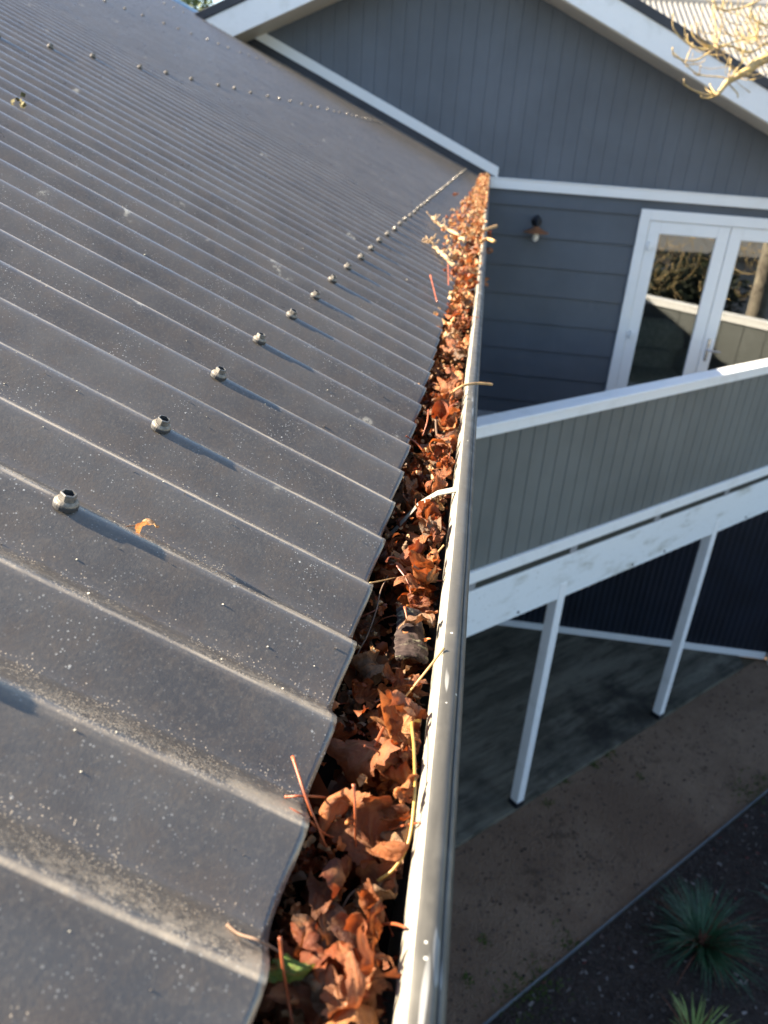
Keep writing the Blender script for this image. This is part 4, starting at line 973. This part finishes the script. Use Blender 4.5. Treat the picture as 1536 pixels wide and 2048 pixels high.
stalk('leaf_stalk', 'long red stalk curving over the roof edge from the left', [Z(498, 1576, -.3085), Z(545, 1602, -.3060), Z(603, 1630, -.304), Z(650, 1668, -.328), Z(690, 1682, -.338)], .0011, .0010, 'redstalk')
stalk('leaf_stalk', 'short red stalk lying level across the roof edge', [Z(570, 1594, -.3055), Z(605, 1592, -.304), Z(650, 1594, -.320)], .0010, .0009, 'redstalk')
stalk('leaf_stalk', 'upright pinkish red stalk in front of the crumpled tan leaf', [Z(707, 1568, -.302), Z(710, 1620, -.312), Z(711, 1680, -.330), Z(713, 1745, -.350)], .0012, .0008, 'redstalk')
stalk('leaf_stalk', 'pink stalk resting against the gutter lining', [Z(780, 1658, -.334), Z(812, 1650, -.322), Z(840, 1645, -.310)], .0010, .0008, 'redstalk')
stalk('leaf_stalk', 'brown stalk with orange tip poking over the roof edge near the green leaf', [Z(455, 1850, -.3095), Z(478, 1868, -.308), Z(520, 1882, -.304), Z(572, 1912, -.322), Z(630, 1950, -.338)], .0011, .0008, 'greytwig')
stalk('leaf_stalk', 'dark red upright stalk beside the green leaf', [Z(560, 1875, -.298), Z(565, 1930, -.310), Z(575, 1990, -.325), Z(585, 2050, -.335)], .0010, .0009, 'redstalk')
stalk('leaf_stalk', 'orange stalk touching the lip low in the photo', [Z(765, 1848, -.328), Z(790, 1848, -.318), Z(812, 1855, -.311)], .0010, .0009, 'redstalk')
stalk('leaf_stalk', 'ochre straight stalk slanting up to the lip below the bark piece', [Z(888, 1296, -.303), Z(862, 1330, -.312), Z(830, 1370, -.325), Z(795, 1412, -.342)], .0012, .0010, 'strawstalk')
stalk('leaf_stalk', 'orange stalk lying across the bark piece', [Z(809, 1214, -.318), Z(820, 1262, -.326), Z(835, 1312, -.338)], .0012, .0009, 'redstalk')
stalk('twig', 'long thin twig arching down left of the bark piece', [Z(777, 1150, -.330), Z(762, 1180, -.326), Z(752, 1222, -.328), Z(735, 1270, -.334), Z(715, 1310, -.342), Z(712, 1352, -.352)], .0008, .0009, 'greytwig', 'twig')
stalk('twig', 'thin brown twig crossing level above the bark piece', [Z(740, 1166, -.310), Z(770, 1160, -.320), Z(805, 1152, -.330)], .0009, .0007, 'strawstalk', 'twig')
stalk('twig', 'straw coloured stalk below the strap near the lip', [Z(888, 1090, -.312), Z(872, 1108, -.320), Z(853, 1130, -.332)], .0010, .0008, 'strawstalk', 'twig')
stalk('leaf_stalk', 'bright orange stalk above the gutter strap', [Z(902, 893, -.308), Z(896, 925, -.314), Z(884, 965, -.322)], .0011, .0007, 'redstalk')
stalk('leaf_stalk', 'red stalk standing left of the gutter above the strap', [Z(857, 820, -.305), Z(854, 845, -.315), Z(845, 872, -.330)], .0015, .0010, 'redstalk')
stalk('twig', 'pale curved twig jutting out over the gutter lip', [Z(903, 786, -.300), Z(925, 772, -.288), Z(955, 767, -.290), Z(984, 769, -.296)], .0022, .0028, 'strawstalk', 'twig', knob=False)
stalk('leaf_stalk', 'red stalk leaning on the roof further up the gutter', [Z(861, 551, -.262), Z(867, 575, -.272), Z(874, 604, -.285)], .0026, .0022, 'redstalk')
stalk('leaf_stalk', 'faint upright red stalk on the roof edge beside the branch pieces', [Z(896, 528, -.285), Z(897, 550, -.290), Z(897, 572, -.300)], .0026, .0022, 'redstalk')
# small broken branch pieces lying on the far roof edge
def branch(label, pts, r0, r1, seed):
    root = empty('broken_branch', tuple(pts[0])); tag(root, label, 'branch'); q = [p+Vector((noise.noise(p*60), noise.noise(p*60+Vector((9, 0, 0))), noise.noise(p*60+Vector((0, 9, 0)))))*.009 for p in spline(pts, 6)]; k = len(q); m = MB()
    m.tube(q, [(r0+(r1-r0)*i/(k-1))*(1+.2*noise.noise(Vector((i*1.3, seed, 0)))) for i in range(k)], 8); keep(m.build('stem', M['deadtwig'], None, True), root)
    r3 = random.Random(seed); m = MB()
    for j in range(26):
        a = q[min(k-1, int(k*r3.random()**.5))]; d = Vector((r3.uniform(-1, 1), r3.uniform(-1, 1), r3.uniform(-.1, .5))).normalized(); L_ = r3.uniform(.006, .028); m.tube(spline([a, a+d*L_*.6, a+d*L_+Vector((0, 0, L_*.3))], 3), [r1*.35]*5+[r1*.5, r1*.7], 6)
    keep(m.build('buds', M['deadtwig'], None, True), root); return root
branch('upper broken branch piece lying on the roof edge by the far leaf heap', [Z(930, 482, -.27), Z(905, 462, -.255), Z(880, 450, -.245), Z(864, 436, -.235)], .0060, .0030, 1)
branch('lower forked branch piece lying on the roof edge by the far leaf heap', [Z(908, 532, -.29), Z(888, 512, -.272), Z(868, 492, -.262), Z(850, 482, -.252)], .0060, .0030, 2)
stalk('twig', 'short twig end sticking out over the far gutter lip', [Z(958, 465, -.28), Z(975, 458, -.275), Z(993, 452, -.27)], .007, .009, 'strawstalk', 'twig', knob=False)
stalk('twig', 'orange knobbly twig poking over the far gutter lip', [Z(962, 482, -.285), Z(975, 478, -.28), Z(989, 483, -.28)], .007, .009, 'strawstalk', 'twig', knob=False)
stalk('twig', 'dark stick standing in the leaves above the strap', [Z(873, 828, -.312), Z(872, 850, -.320), Z(875, 880, -.335)], .0022, .0022, 'greytwig', 'twig', knob=False)
# bark piece
c = bark_c.copy(); m = MB(); nu, nv = 26, 34
for j in range(nv+1):
    for i in range(nu+1):
        u = i/nu-.5; v = j/nv-.5
        wv = .0195*(1-.10*math.sin(v*5)+.22*noise.noise(Vector((v*9, 0, 1)))+.08*noise.noise(Vector((v*30, u, 1)))); th = u*1.25+.12
        x = math.sin(th)*wv; zz = (math.cos(th)-1)*wv*1.1 + .0014*noise.noise(Vector((u*5, v*13, 0))) + .0011*noise.noise(Vector((u*5, v*60, 4)))
        vv = v*.062*(1+.06*noise.noise(Vector((u*12, 9, 0))))
        m.v.append(Vector((c.x + x*.97 - vv*.12, c.y + vv + x*.15, c.z + .007 + zz)))
for j in range(nv):
    for i in range(nu): a = j*(nu+1)+i; m.f.append((a, a+1, a+nu+2, a+nu+1)); m.m.append(0)
o = m.build('bark_piece', M['barkchip'], None, True); tag(o, 'rough dark bark piece with grey lichen lying in the gutter', 'bark')
sm = o.modifiers.new('s', 'SOLIDIFY'); sm.thickness = .003; sm.offset = -1
# loose grit on the roof: little crumbs that cast shadows
m = MB(); r = random.Random(12)
for i in range(900):
    t_ = r.uniform(.0, .7)**1.0; y = r.uniform(.15, 1.9); ex = EX-t_*math.cos(SL); z_ = r.uniform(.00015, .00042) if r.random() < .96 else r.uniform(.0004, .0009)
    q = Vector((ex, y, roofz(ex))) + nrm_r*(crest(y)+.0002)
    P8 = [q+Vector((sx*z_*r.uniform(.7, 1.4), sy*z_*r.uniform(.7, 1.4), 0))+nrm_r*zz_*z_*1.3 for zz_ in (0, 1) for sx, sy in ((-1, -1), (1, -1), (1, 1), (-1, 1))]
    m.hexa(P8, 0 if r.random() < .6 else 1)
tag(m.build('roof_grit', [mat_plain('pale_grit', (.55, .52, .42), .8), mat_plain('dark_grit', (.05, .045, .04), .8)]), 'fine grit scattered over the near roof', None, None, 'stuff')
